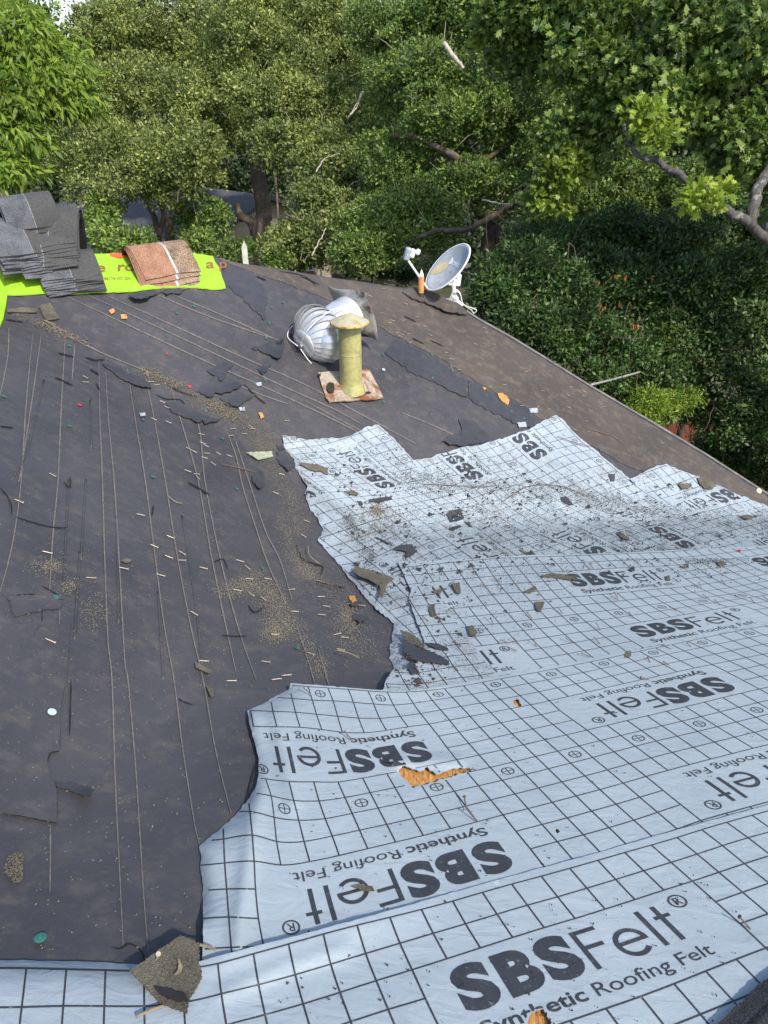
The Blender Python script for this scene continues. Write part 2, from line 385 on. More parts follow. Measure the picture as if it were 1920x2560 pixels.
def drape(name, poly, mat, parent=None, h=0.004, hf=None, step=14.0, holes=(), skirt=0.004, smooth=True, curl=None):
    V, F = tri(poly, holes, step)
    hh = np.full(len(V), h) if hf is None else h + hf(V)
    P = surf(V, hh)
    # open edges get a skirt so that the piece has thickness
    cnt = {}
    for f in F:
        for i in range(len(f)):
            a, b = f[i], f[(i + 1) % len(f)]
            k = (min(a, b), max(a, b)); cnt.setdefault(k, []).append((a, b))
    VV = [tuple(p) for p in P]; FF = list(F); low = {}
    for k, l in cnt.items():
        if len(l) == 1:
            a, b = l[0]
            for q in (a, b):
                if q not in low:
                    low[q] = len(VV); p = P[q]; VV.append(tuple(p)); VV.append((p[0], p[1], p[2] - skirt))
            FF.append((low[b], low[a], low[a] + 1, low[b] + 1))
    me = mesh(VV, FF); bm = bmesh.new(); bm.from_mesh(me)
    bm.faces.ensure_lookup_table()
    for f in bm.faces[:len(F)]:
        if f.normal.z < 0: f.normal_flip()
    bm.to_mesh(me); bm.free()
    if smooth:
        sm = np.zeros(len(me.polygons), bool); sm[:len(F)] = True; me.polygons.foreach_set('use_smooth', sm)
    return put(name, me, mat, parent)
def ribbon_px(line, w, h, step=10.0):
    pts = np.array(spline(line, 6)) if len(line) > 2 else np.array([np.array(line[0]) + (np.array(line[1]) - np.array(line[0])) * t for t in np.linspace(0, 1, 12)])
    t = np.gradient(pts, axis=0); t /= np.linalg.norm(t, axis=1)[:, None] + 1e-9
    n = np.stack([-t[:, 1], t[:, 0]], 1)
    if hasattr(w, '__len__'): ww = np.interp(np.linspace(0, 1, len(pts)), np.linspace(0, 1, len(w)), w)[:, None]
    else: ww = w
    A = surf(pts + n * ww / 2, h); B = surf(pts - n * ww / 2, h); k = len(pts)
    return [tuple(p) for p in A] + [tuple(p) for p in B], [(i, i + 1, k + i + 1, k + i) for i in range(k - 1)]
def up_fix(me):
    bm = bmesh.new(); bm.from_mesh(me)
    for f in bm.faces:
        if f.normal.z < 0: f.normal_flip()
    bm.to_mesh(me); bm.free(); return me

# ------------------------------------------------------------------ the house we stand on
RIDGE = [(-260, 640), (0, 640), (246, 634), (459, 630), (542, 643), (600, 657), (680, 668), (815, 691), (916, 705), (1018, 722), (1100, 752), (1166, 779)]
RAKE = [(1166, 779), (1200, 801), (1274, 842), (1374, 903), (1478, 968), (1634, 1059), (1764, 1137), (1920, 1237), (2060, 1325), (2250, 1445)]
house = empty('house', (0, 2, 0), 'house under the camera, its roof stripped down to torn dark and pale underlayment', 'house')
rw = surf(RIDGE)[:, :2]; kw = surf(RAKE)[:, :2]
outline = [tuple(p) for p in rw] + [tuple(p) for p in kw[1:]] + [(5.6, 2.0), (5.0, -1.3), (-3.2, -1.3), (-3.4, 2.0)]
HI = Matrix.Translation((0, -2, 0))
def child(o, par=None):
    o.parent = par or house; o.matrix_parent_inverse = HI; return o
V2, F2 = tri(outline, (), 0.052)
zz = HZ(V2[:, 0], V2[:, 1]) - 0.003
me = up_fix(mesh(np.column_stack([V2, zz]), F2))
roof = child(put('roof', me, M['dark'], smooth=True))
roof['label'] = 'torn blue-black underlayment covering the stripped roof planes'
# far slope behind the ridge, with fascia and walls
rp = surf(RIDGE); back = []
for i, p in enumerate(rp):
    d = np.array([0.25, 1.0]); d /= np.linalg.norm(d)
    back.append((p[0] + d[0] * 3.4, p[1] + d[1] * 3.4, p[2] - 1.75))
me = mesh([tuple(p - np.array([0, 0, 0.004])) for p in rp] + back, [(i, i + 1, len(rp) + i + 1, len(rp) + i) for i in range(len(rp) - 1)])
child(put('back_slope', up_fix(me), M['brown']))
def strip(path3, down, off=(0, 0, 0)):
    v = [tuple(np.array(p) + off) for p in path3] + [tuple(np.array(p) + off - np.array([0, 0, down])) for p in path3]
    k = len(path3); return v, [(i, i + 1, k + i + 1, k + i) for i in range(k - 1)]
kp = surf(RAKE); o2 = np.array([0.004, 0.012, 0])
child(put('fascia_board', mesh(*strip(kp, 0.19, o2)), simple('weathered_fascia', (0.20, 0.15, 0.11), 0.8)))
kk = kp + np.array([0.012, 0.03, 0.006]); ki = kp + np.array([-0.008, -0.008, 0.006])
v = [tuple(p) for p in kk] + [tuple(p) for p in ki] + [tuple(p - np.array([0, 0, 0.045])) for p in kk]; k = len(kk)
f = [(i, i + 1, k + i + 1, k + i) for i in range(k - 1)] + [(i, i + 1, 2 * k + i + 1, 2 * k + i) for i in range(k - 1)]
child(put('drip_edge', up_fix(mesh(v, f)), simple('drip_edge_metal', (0.17, 0.16, 0.145), 0.7, 0.1, 0.5, 14)))
def brickmat(name, c1, c2, mortar, scale):
    m, nt, b = newmat(name); p = nt.nodes.new('ShaderNodeTexCoord').outputs['Object']
    br = nt.nodes.new('ShaderNodeTexBrick'); br.inputs['Scale'].default_value = scale
    br.inputs['Color1'].default_value = (*c1, 1); br.inputs['Color2'].default_value = (*c2, 1); br.inputs['Mortar'].default_value = (*mortar, 1)
    mp = nt.nodes.new('ShaderNodeMapping'); mp.inputs['Rotation'].default_value = (math.radians(90), 0, 0)
    nt.links.new(p, mp.inputs['Vector']); nt.links.new(mp.outputs[0], br.inputs['Vector'])
    nt.links.new(br.outputs[0], b.inputs['Base Color']); b.inputs['Roughness'].default_value = 0.9; return m
M['brick'] = brickmat('tan_brick', (0.33, 0.27, 0.21), (0.26, 0.20, 0.15), (0.36, 0.34, 0.30), 4.0)
cx_, cy_ = np.mean([p[0] for p in outline]), np.mean([p[1] for p in outline])
wl = [(cx_ + (x - cx_) * 0.90, cy_ + (y - cy_) * 0.90) for x, y in outline]
wz = HZ(np.array([p[0] for p in wl]), np.array([p[1] for p in wl])) - 0.22
k = len(wl); v = [(x, y, z) for (x, y), z in zip(wl, wz)] + [(x, y, 0) for x, y in wl]
child(put('wall', mesh(v, [(i, (i + 1) % k, k + (i + 1) % k, k + i) for i in range(k)]), M['brick']))

# brown, dusty older felt on the far right slope
BR = [(545, 646), (600, 661), (680, 672), (815, 695), (916, 709), (1018, 727), (1100, 757), (1160, 783), (1268, 845), (1370, 907), (1472, 971), (1628, 1062), (1758, 1140), (1914, 1240), (2040, 1322),
      (1960, 1330), (1780, 1262), (1660, 1205), (1560, 1160), (1440, 1092), (1330, 1035), (1200, 960), (1090, 890), (985, 838), (900, 790), (790, 735), (690, 700), (610, 672)]
br = child(drape('weathered_sheet', ragged(BR, 1.6, 14, 3), M['brown'], h=0.003, step=26, skirt=0.003))
br['label'] = 'brown dusty older underlayment along the far right slope'
# overlapping dark sheets, torn flaps (all nailed to the roof)
def flap(poly, h=0.012, lift=0.0, side=(0, 1), seed=1, name='torn_flap', amp=2.0, mat='dark2'):
    A = np.array(poly, float); c = A.mean(0); s = np.array(side, float); s /= np.linalg.norm(s)
    R = max(1.0, np.abs((A - c) @ s).max())
    def hf(V):
        t = np.clip(((V - c) @ s) / R, 0, 1); return lift * t ** 1.6
    return child(drape(name, ragged(poly, amp, 7, seed), M[mat], h=h, hf=hf, step=11, skirt=0.004))
def T8(l, s=0.43400, o=(0, 700)): return [(o[0] + s * x, o[1] + s * y) for x, y in l]
flap([(-30, 1560), (176, 1560), (166, 1700), (152, 1760), (149, 1877), (124, 1880), (118, 1900), (131, 1948), (143, 1975), (142, 2056), (110, 2050), (64, 2041), (30, 2036), (-30, 2030)], 0.006, 0.0, name='overlap_sheet', amp=0.5, seed=11, mat='dark')
flap(T8([(1130, 640), (1185, 600), (1240, 545), (1300, 560), (1400, 600), (1330, 640), (1260, 650), (1190, 668)]), 0.012, 0.035, (0.3, 1), 2)
flap(T8([(1265, 680), (1400, 645), (1470, 660), (1420, 690), (1370, 728), (1330, 720)]), 0.010, 0.03, (0.2, 1), 3)
flap(T8([(1190, 520), (1290, 470), (1345, 488), (1300, 540), (1280, 578), (1240, 550)]), 0.010, 0.02, (0, 1), 4)
flap(T8([(1450, 388), (1640, 335), (1632, 380), (1605, 450), (1540, 425), (1500, 408)]), 0.010, 0.03, (0.2, 1), 5)
flap(T8([(1480, 510), (1560, 488), (1540, 520), (1510, 542)]), 0.008, 0.02, (0, 1), 6)
flap(T8([(738, 88), (790, 72), (860, 62), (930, 66), (900, 80), (852, 98), (760, 97)]), 0.02, 0.05, (0, 1), 7)
flap(T8([(925, 66), (1000, 48), (1075, 50), (1040, 75), (960, 82)]), 0.012, 0.02, (0, 1), 8)
flap([(680, 867), (707, 847), (714, 860), (697, 896), (680, 890)], 0.01, 0.02, (0, 1), 9)
flap([(1146, 1047), (1186, 1051), (1222, 1090), (1221, 1100), (1189, 1109), (1148, 1114), (1104, 1102), (1155, 1075)], 0.01, 0.02, (-0.3, 1), 10)
flap([(135, 1950), (187, 1956), (236, 1975), (226, 1989), (208, 1991), (170, 1972), (143, 1967)], 0.012, 0.035, (0.3, 1), 12)
flap([(690, 1130), (712, 1128), (738, 1164), (720, 1176), (700, 1160)], 0.012, 0.03, (0, 1), 13)
flap([(628, 1186), (660, 1178), (662, 1208), (650, 1221), (632, 1205)], 0.008, 0.02, (0, 1), 14)
flap([(880, 1537), (905, 1533), (920, 1542), (900, 1558), (882, 1548)], 0.008, 0.02, (0, 1), 15)
flap([(870, 1500), (896, 1490), (905, 1508), (880, 1515)], 0.01, 0.02, (0, 1), 16)
flap([(415, 1010), (440, 1002), (500, 1030), (530, 1044), (560, 1046), (520, 1056), (470, 1045), (430, 1030)], 0.010, 0.03, (0.2, 1), 17)
flap([(258, 912), (300, 915), (312, 928), (360, 945), (380, 968), (340, 962), (300, 945)], 0.009, 0.028, (0.2, 1), 18)
flap([(20, 1490), (90, 1486), (155, 1500), (150, 1520), (110, 1522), (36, 1540)], 0.005, 0.014, (0.2, -1), 19, mat='dark')
flap([(72, 1597), (105, 1566), (148, 1592), (140, 1640), (85, 1640)], 0.005, 0.014, (0, -1), 20, mat='dark')
flap([(690, 1110), (716, 1118), (700, 1126)], 0.008, 0.015, (0, 1), 21)
flap([(985, 850), (1040, 865), (1100, 905), (1168, 955), (1168, 992), (1120, 975), (1030, 930), (960, 880)], 0.006, 0.008, (0.3, 1), 22)
flap([(1170, 950), (1240, 985), (1290, 1000), (1345, 1040), (1330, 1075), (1230, 1030), (1172, 995)], 0.006, 0.008, (0.3, 1), 23)
flap([(560, 655), (640, 690), (668, 735), (660, 800), (600, 740), (548, 700)], 0.005, 0.004, (0.3, 1), 24)
# cracks and torn edges seen as dark gaps
CR = [[(256, 910), (282, 917), (308, 928)], [(138, 943), (155, 950), (182, 963)], [(213, 893), (240, 900), (262, 898)], [(390, 986), (415, 997), (440, 998), (455, 1002), (475, 1028), (520, 1046)],
      [(145, 882), (185, 892)], [(430, 970), (460, 982), (500, 992)], [(340, 955), (380, 970)], [(240, 958), (250, 975)], [(225, 922), (248, 936)],
      [(15, 798), (40, 802), (58, 804)], [(0, 1065), (34, 1069)], [(40, 1487), (85, 1487), (110, 1497), (135, 1500), (160, 1498)], [(105, 1463), (130, 1478), (148, 1488)],
      [(72, 1594), (105, 1566)], [(103, 1573), (125, 1590), (148, 1592)], [(40, 1292), (90, 1308), (135, 1318), (170, 1319)], [(0, 1218), (18, 1240), (28, 1262), (30, 1290)],
      [(278, 2369), (300, 2372), (322, 2360), (345, 2370), (358, 2386), (362, 2398), (392, 2396)], [(447, 1745), (455, 1752), (482, 1762)], [(118, 1905), (128, 1882), (148, 1878)],
      [(0, 2032), (60, 2041), (100, 2050), (142, 2056)], [(148, 1720), (150, 1800), (149, 1877)], [(142, 1960), (142, 2056)], [(178, 1700), (176, 1760), (174, 1840)],
      [(534, 1405), (558, 1398), (570, 1422)], [(620, 1512), (640, 1530), (680, 1500)], [(740, 1360), (760, 1400), (805, 1416), (800, 1440)], [(780, 1448), (830, 1462), (862, 1470)],
      [(60, 1795), (75, 1805), (82, 1820)], [(60, 1775), (80, 1800), (84, 1835)], [(106, 1520), (105, 1555)], [(101, 1580), (99, 1626)], [(470, 1205), (500, 1222), (525, 1238)],
      [(555, 1588), (585, 1590), (616, 1590)], [(610, 960), (640, 990), (665, 1010)], [(1010, 790), (1040, 805)], [(1000, 855), (1040, 878)], [(1075, 850), (1108, 866)], [(1030, 845), (1060, 860)],
      [(700, 678), (760, 690), (790, 715)], [(750, 690), (800, 712)], [(640, 690), (665, 700)], [(560, 1010), (590, 1020)], [(160, 1205), (175, 1218), (176, 1190)], [(604, 2040), (615, 2000), (640, 1905)],
      [(1083, 915), (1105, 950), (1150, 985)], [(1010, 870), (1050, 905)], [(380, 1290), (384, 1262)]]
for i, l in enumerate(CR):
    w = 3.2 + (i % 3) * 0.8
    child(put('crack', up_fix(mesh(*ribbon_px(l, [1.0, w, w * 0.7, w, 0.8], 0.0055))), M['crack']))
# faint overlap creases of the strips (shallow ridges of the felt itself)
for l in ([(172, 1200), (165, 1330), (158, 1480)], [(215, 1200), (208, 1300), (202, 1400)], [(455, 1290), (475, 1420), (492, 1540), (505, 1660)], [(290, 1290), (294, 1420), (296, 1560)],
          [(395, 1480), (402, 1600), (408, 1700)], [(200, 1380), (192, 1500), (186, 1600)],
          [(330, 950), (340, 1050), (370, 1150)], [(225, 1000), (228, 1120)], [(110, 950), (70, 1120), (30, 1200)]):
    pts = spline(l, 6); P = surf(np.array(pts), -0.0035)
    child(put('crease', mesh(*tube(P, 0.006, 8)), M['dark'], smooth=True))
# chalk / printed lines of the dark underlayment
CH = [[(22, 760 + 60), (18, 900), (-10, 1030)], [(82, 835), (66, 1000), (53, 1200), (38, 1320), (22, 1400), (0, 1480)], [(103, 838), (80, 1000), (52, 1180), (45, 1205)],
      [(163, 845), (153, 1020), (145, 1200), (132, 1340), (124, 1480)], [(187, 860), (180, 950)], [(150, 1500), (147, 1640), (143, 1700), (104, 1760), (96, 1900), (82, 2045)],
      [(247, 900), (250, 1050), (256, 1200), (262, 1400), (270, 1600), (280, 1700), (288, 1950), (300, 2200), (308, 2370)],
      [(264, 930), (272, 1060), (285, 1200), (298, 1400), (312, 1650), (320, 1700), (340, 1930), (358, 2220), (372, 2400)],
      [(318, 920), (340, 1060), (363, 1200), (385, 1370), (410, 1560), (435, 1700), (458, 1880), (485, 2050), (498, 2110)],
      [(364, 940), (388, 1060), (413, 1200), (445, 1400), (480, 1580), (508, 1700), (540, 1880), (578, 2035)],
      [(425, 960), (455, 1060), (495, 1200), (525, 1370), (555, 1520), (590, 1680)], [(475, 1000), (500, 1080), (512, 1200), (545, 1370), (590, 1550), (640, 1700)],
      [(562, 1065), (590, 1140), (608, 1220), (640, 1320), (670, 1410), (715, 1510)], [(585, 1090), (605, 1150), (628, 1220), (665, 1330), (700, 1400), (730, 1500)], [(740, 1560), (770, 1650), (787, 1709)], [(795, 1620), (808, 1665), (822, 1712)],
      [(126, 2060), (126, 2140), (125, 2230)],
      [(148, 732), (330, 817), (521, 906), (700, 985), (880, 1072), (960, 1120)], [(204, 730), (400, 820), (560, 895), (716, 969), (830, 1020), (900, 1058)], [(247, 730), (430, 812), (600, 890), (760, 960), (920, 1045), (1040, 1110)],
      [(140, 825), (250, 880), (360, 925), (420, 948)], [(390, 735), (520, 790), (694, 850)], [(430, 735), (560, 790), (690, 848)], [(160, 832), (260, 885)],
      [(590, 960), (650, 985), (720, 1010)], [(760, 1000), (860, 1055), (960, 1105)], [(1000, 1030), (1080, 1062), (1160, 1100)], [(1085, 905), (1105, 950), (1150, 985)], [(1120, 900), (1145, 955), (1155, 985)], [(600, 700), (607, 735)], [(618, 700), (625, 740)]]
for l in CH:
    child(put('chalk_line', up_fix(mesh(*ribbon_px(l, [1.2, 3.3, 2.6, 3.5, 2.0], 0.0030))), M['chalk']))

# ------------------------------------------------------------------ printed felt sheets
FONT_CACHE = {}
def glyph(ch, off=0.0):
    key = (ch, off)
    if key in FONT_CACHE: return FONT_CACHE[key]
    cu = bpy.data.curves.new('t', 'FONT'); cu.body = ch; cu.size = 1.0; cu.offset = off; cu.resolution_u = 5; cu.fill_mode = 'FRONT'
    o = bpy.data.objects.new('t', cu); COL.objects.link(o)
    dg = bpy.context.evaluated_depsgraph_get(); ev = o.evaluated_get(dg); me = bpy.data.meshes.new_from_object(ev)
    bm = bmesh.new(); bm.from_mesh(me); bmesh.ops.remove_doubles(bm, verts=bm.verts, dist=1e-5)
    bmesh.ops.triangulate(bm, faces=bm.faces[:])
    for _ in range(2):
        le = [e for e in bm.edges if e.calc_length() > 0.22]
        if le: bmesh.ops.subdivide_edges(bm, edges=le, cuts=1); bmesh.ops.triangulate(bm, faces=bm.faces[:])
    bm.verts.index_update()
    V = np.array([(v.co.x, v.co.y) for v in bm.verts]) if len(bm.verts) else np.zeros((0, 2)); F = [tuple(v.index for v in f.verts) for f in bm.faces]
    bm.free(); bpy.data.objects.remove(o); bpy.data.curves.remove(cu); bpy.data.meshes.remove(me)
    FONT_CACHE[key] = (V, F); return V, F
def fit(ch, x0, x1, ytop, ybot, off=0.0):
    V, F = glyph(ch, off); a = V.min(0); b = V.max(0); q = (V - a) / (b - a)
    return np.column_stack([x0 + q[:, 0] * (x1 - x0), ybot - q[:, 1] * (ybot - ytop)]), F
def line_text(s, x0, x1, base, cap, off=0.0):
    V, F = glyph(s, off); a = V[:, 0].min(); b = V[:, 0].max()
    return np.column_stack([x0 + (V[:, 0] - a) / (b - a) * (x1 - x0), base - V[:, 1] / 0.727 * cap]), F
def ring(cx, cy, r, w, n=20):
    a = np.linspace(0, 2 * np.pi, n, endpoint=False); c = np.stack([np.cos(a), np.sin(a)], 1)
    V = np.concatenate([np.array([cx, cy]) + c * (r + w / 2), np.array([cx, cy]) + c * (r - w / 2)])
    return V, [(i, (i + 1) % n, n + (i + 1) % n, n + i) for i in range(n)]
def seg2(a, b, w, n):
    a = np.array(a, float); b = np.array(b, float); t = (b - a) / np.linalg.norm(b - a); nn = np.array([-t[1], t[0]]) * w / 2
    q = np.linspace(0, 1, n + 1)[:, None]; P = a + (b - a) * q
    return np.concatenate([P + nn, P - nn]), [(i, i + 1, n + 1 + i + 1, n + 1 + i) for i in range(n)]
def panel_print():
    L = []
    L.append(fit('S', 0.80, 1.86, 0.33, 1.90, 0.055)); L.append(fit('B', 2.05, 3.14, 0.37, 1.87, 0.055)); L.append(fit('S', 3.26, 4.32, 0.33, 1.90, 0.055))
    L.append(seg2((4.575, 0.45), (4.575, 1.87), 0.15, 8)); L.append(seg2((4.65, 0.52), (5.28, 0.52), 0.14, 4)); L.append(seg2((4.65, 1.10), (5.20, 1.10), 0.14, 4))
    a = np.linspace(math.radians(-3), math.radians(-318), 34); ec = np.array([5.92, 1.385]); pin = ec + np.stack([np.cos(a) * 0.36, np.sin(a) * 0.375], 1); pout = ec + np.stack([np.cos(a) * 0.505, np.sin(a) * 0.525], 1)
    L.append((np.concatenate([pout, pin]), [(i, i + 1, 34 + i + 1, 34 + i) for i in range(33)])); L.append(seg2((5.55, 1.36), (6.42, 1.36), 0.13, 6)); L.append(seg2((6.70, 0.45), (6.70, 1.87), 0.15, 8))
    L.append(seg2((7.22, 0.46), (7.22, 1.87), 0.15, 6)); L.append(seg2((7.0, 0.90), (7.50, 0.90), 0.13, 3))
    L.append(ring(8.04, 0.55, 0.25, 0.055)); L.append(fit('R', 7.93, 8.16, 0.40, 0.70, 0.01))
    L.append(line_text('Synthetic', 0.92, 3.78, 2.62, 0.44, 0.018)); L.append(line_text('Roofing Felt', 4.05, 7.66, 2.62, 0.44, 0.0))
    return L
PANEL = panel_print()
LETTER = {}
def fit_map(ctrl):
    uv = np.array([c[:2] for c in ctrl], float); xy = np.array([c[2:] for c in ctrl], float)
    def norm(P):
        m = P.mean(0); s = np.sqrt(2) / np.sqrt(((P - m) ** 2).sum(1)).mean(); return np.array([[s, 0, -s * m[0]], [0, s, -s * m[1]], [0, 0, 1]])
    Ta, Tb = norm(uv), norm(xy); A = []
    for (u, v), (x, y) in zip((np.c_[uv, np.ones(len(uv))] @ Ta.T)[:, :2], (np.c_[xy, np.ones(len(xy))] @ Tb.T)[:, :2]):
        A.append([u, v, 1, 0, 0, 0, -x * u, -x * v, -x]); A.append([0, 0, 0, u, v, 1, -y * u, -y * v, -y])
    H = np.linalg.inv(Tb) @ np.linalg.svd(np.array(A))[2][-1].reshape(3, 3) @ Ta
    def hom(P):
        q = np.c_[P, np.ones(len(P))] @ H.T; return q[:, :2] / q[:, 2:3]
    R = xy - hom(uv)
    def U(r2): return 0.5 * r2 * np.log(r2 + 1e-9)
    n = len(uv); K = U(((uv[:, None] - uv[None]) ** 2).sum(2)) + np.eye(n) * 0.6
    Pm = np.c_[np.ones(n), uv]; L = np.block([[K, Pm], [Pm.T, np.zeros((3, 3))]])
    w = np.linalg.solve(L, np.r_[R, np.zeros((3, 2))])
    def f(P):
        P = np.asarray(P, float)
        return hom(P) + U(((P[:, None] - uv[None]) ** 2).sum(2)) @ w[:n] + np.c_[np.ones(len(P)), P] @ w[n:]
    return f
def felt_sheet(label, ctrl, outline, h, u0, ur, vr=(0, 15), flip=False, hf=None, holes=(), panels=True, step=14, ragseed=0, ragamp=1.0, cut=(), fm_='felt', ragstep=16):
    """ctrl: (u,v,px,py) in cells of the printed grid; flip: sheet lies turned by 180 degrees"""
    f0 = fit_map(ctrl)
    fm = (lambda P: f0(np.column_stack([-P[:, 0], 15 - P[:, 1]]))) if flip else f0
    poly = ragged(outline, ragamp, ragstep, ragseed)
    root = drape('felt_sheet', poly, M[fm_], h=h, hf=hf, holes=holes, step=step, skirt=0.006)
    tag(root, label, 'felt sheet', 'printed pale felt sheets on the roof')
    pv = (2, 9)
    def inpanel(u): return panels and ((u - u0) % 15) < 9 - 1e-6 and ((u - u0) % 15) > 1e-6
    LW = 0.050; G = []; T = []
    us = range(math.ceil(ur[0]), math.floor(ur[1]) + 1)
    for v in range(vr[0], vr[1] + 1):
        for k in range(math.floor(ur[0]), math.ceil(ur[1])):
            if v in (3, 4, 10, 11) and inpanel(k + 0.5): continue
            G.append(seg2((k, v), (k + 1, v), LW, 5))
    for u in us:
        for v in range(vr[0], vr[1]):
            if (2 <= v < 5 or 9 <= v < 12) and inpanel(u): continue
            G.append(seg2((u, v), (u, v + 1), LW, 5))
    for j in range(-20, 20):
        for cv in (7.5, 14.5):
            cu = u0 + 1.5 + 3 * j
            if panels and ur[0] < cu < ur[1] and vr[0] < cv < vr[1]:
                G.append(ring(cu, cv, 0.24, 0.045)); G.append(seg2((cu - 0.23, cv), (cu + 0.23, cv), 0.035, 2)); G.append(seg2((cu, cv - 0.23), (cu, cv + 0.23), 0.035, 2))
    if panels:
        for k in range(-4, 5):
            for v in pv:
                b = u0 + 15 * k
                if b + 9 > ur[0] and b < ur[1]:
                    T.append([(V + np.array([b, v]), F) for V, F in PANEL])
    for nm, L in [('printed_grid', G)] + [('printed_lettering', q) for q in T]:
        if not L: continue
        V = np.concatenate([q[0] for q in L]); F = []; o = 0
        for q in L:
            F += [tuple(i + o for i in fc) for fc in q[1]]; o += len(q[0])
        ok = (V[:, 0] > ur[0] - 0.6) & (V[:, 0] < ur[1] + 0.6)
        X = np.zeros_like(V); X[ok] = fm(V[ok])
        ok &= inside(X, poly)
        for hl in holes: ok &= ~inside(X, hl)
        for c_ in cut: ok &= ~inside(X, c_)
        F = [q for q in F if all(ok[i] for i in q)]
        if not F: continue
        used = sorted({i for q in F for i in q}); mp = {i: n for n, i in enumerate(used)}
        X = X[used]; hh = h + 0.0012 + (hf(X) if hf is not None else 0)
        P = surf(X, hh)
        put(nm, up_fix(mesh(P, [tuple(mp[i] for i in q) for q in F])), M['ink'], root)
    return root, fm
def R_(rows, o, s):
    out = []
    for v, l in rows.items():
        for u, p in l.items(): out.append((u, v, o[0] + s * p[0], o[1] + s * p[1]))
    return out
def polydist(V, line):
    D = np.full(len(V), 1e9)
    for a, b in zip(line[:-1], line[1:]):
        a = np.array(a, float); b = np.array(b, float); t = np.clip(((V - a) @ (b - a)) / ((b - a) @ (b - a)), 0, 1)
        D = np.minimum(D, np.linalg.norm(V - (a + t[:, None] * (b - a)), axis=1))
    return D
def wr(V, a, k):
    return a * (np.sin(V[:, 0] * k + V[:, 1] * k * 0.6) * np.sin(V[:, 1] * k * 1.3 - V[:, 0] * k * 0.35) + 0.5 * np.sin(V[:, 0] * k * 2.1 - V[:, 1] * k * 1.7))
# --- upper strips across the valley
def q3(x, y, o): return (o[0] + 0.27311 * x, o[1] + 0.27311 * y)
A3 = (820, 1050)
t1 = {(-1, 12): (205, 150), (-1, 13): (295, 120), (-1, 14): (375, 92), (-1, 15): (465, 68), (0, 12): (270, 213), (0, 13): (355, 183), (0, 14): (440, 153), (0, 15): (530, 122),
      (1, 12): (335, 268), (1, 13): (420, 239), (1, 14): (510, 211), (1, 15): (595, 180), (2, 12): (395, 328), (2, 13): (480, 303), (2, 14): (570, 274), (2, 15): (650, 245), (3, 12): (450, 378), (3, 14): (625, 345), (3, 15): (715, 313)}
c1 = [(-a, v, *q3(*p, A3)) for (a, v), p in t1.items()]
for a, v, x, y in [(15, 12, 1197.8, 1323.2), (16, 12, 1219.5, 1340), (17, 12, 1244.8, 1358), (18, 12, 1268.9, 1373.8), (19, 12, 1290.6, 1388.3), (-0.02, 9.53, 829.6, 1126), (14.98, 9.53, 1125.4, 1340),
                   (0.5, 7.5, 780.4, 1138.9), (-2.5, 7.5, 734.6, 1096.7), (3.5, 7.5, 831.5, 1178.5), (6.5, 7.5, 887.3, 1219), (15.5, 7.5, 1077.2, 1366.6), (0.5, 14.5, 962.4, 1094.2), (3.5, 14.5, 1011.9, 1148.5),
                   (6.5, 14.5, 1068.3, 1187), (9.5, 14.5, 1129.7, 1227.3), (12.5, 14.5, 1197.2, 1270.7), (15.5, 14.5, 1265.9, 1315.3), (18.5, 14.5, 1347.9, 1366), (7.7, 4.4, 820, 1243.7), (14.98, 2.6, 960, 1412), (20, 1, 985, 1500), (11, 1, 800, 1345)]:
    c1.append((-a, v, x, y))
c2 = [(-a, v, x, y) for a, v, x, y in [(3.5, 14.5, 1384.3, 1046.8), (6.5, 14.5, 1436.7, 1102), (9.5, 14.5, 1499, 1152), (12.5, 14.5, 1562, 1205), (15.5, 14.5, 1632, 1254), (18.5, 14.5, 1710, 1296), (21.5, 14.5, 1798, 1337),
      (6.5, 7.5, 1284.5, 1161), (9.5, 7.5, 1346, 1208.4), (12.5, 7.5, 1418, 1254), (15.5, 7.5, 1491, 1294.3), (14.98, 9.53, 1520.7, 1275), (7.6, 11.4, 1391, 1136), (7.6, 4.4, 1232, 1194), (18.5, 7.5, 1572, 1328), (3.5, 7.5, 1232, 1108), (12.5, 2, 1285, 1300), (18.5, 2, 1440, 1378)]]
o8 = (1620, 1180); s8 = 0.31513
c3 = [(u, v, o8[0] + s8 * x, o8[1] + s8 * y) for u, v, x, y in [(5.4, 4.88, 640, 175), (2.08, 4.62, 415, 237), (0.78, 4.88, 325, 255), (3.1, 4.88, 497, 222), (3.95, 3.4, 440, 135), (0.34, 3.4, 215, 212), (2.08, 6, 510, 303), (5, 6, 705, 248), (0.5, 7.5, 556, 405), (6.5, 7.5, 930, 308), (0.5, 0.5, 35, 28), (3.5, 0.5, 225, -40), (0.5, 10, 730, 500), (6.5, 10, 1110, 400)]]
TOP3 = [(1575, 1197), (1588, 1192), (1619, 1175), (1644, 1163), (1666, 1159), (1695, 1174), (1738, 1189), (1770, 1203), (1814, 1221), (1848, 1238), (1901, 1258), (1985, 1292), (2040, 1330), (1985, 1400), (1880, 1385), (1800, 1345), (1700, 1310), (1640, 1262)]
felt_sheet('rightmost pale felt strip whose torn tip lies nearest the roof edge', c3, TOP3, 0.014, -8, (-9, 4), flip=True, hf=lambda V: np.maximum(0, 0.028 * np.exp(-polydist(V, TOP3[:6]) ** 2 / 500)) + wr(V, 0.005, 0.06) + wr(V, 0.002, 0.15), step=9, ragseed=31, ragamp=1.1, ragstep=7, fm_='felt_dirty')
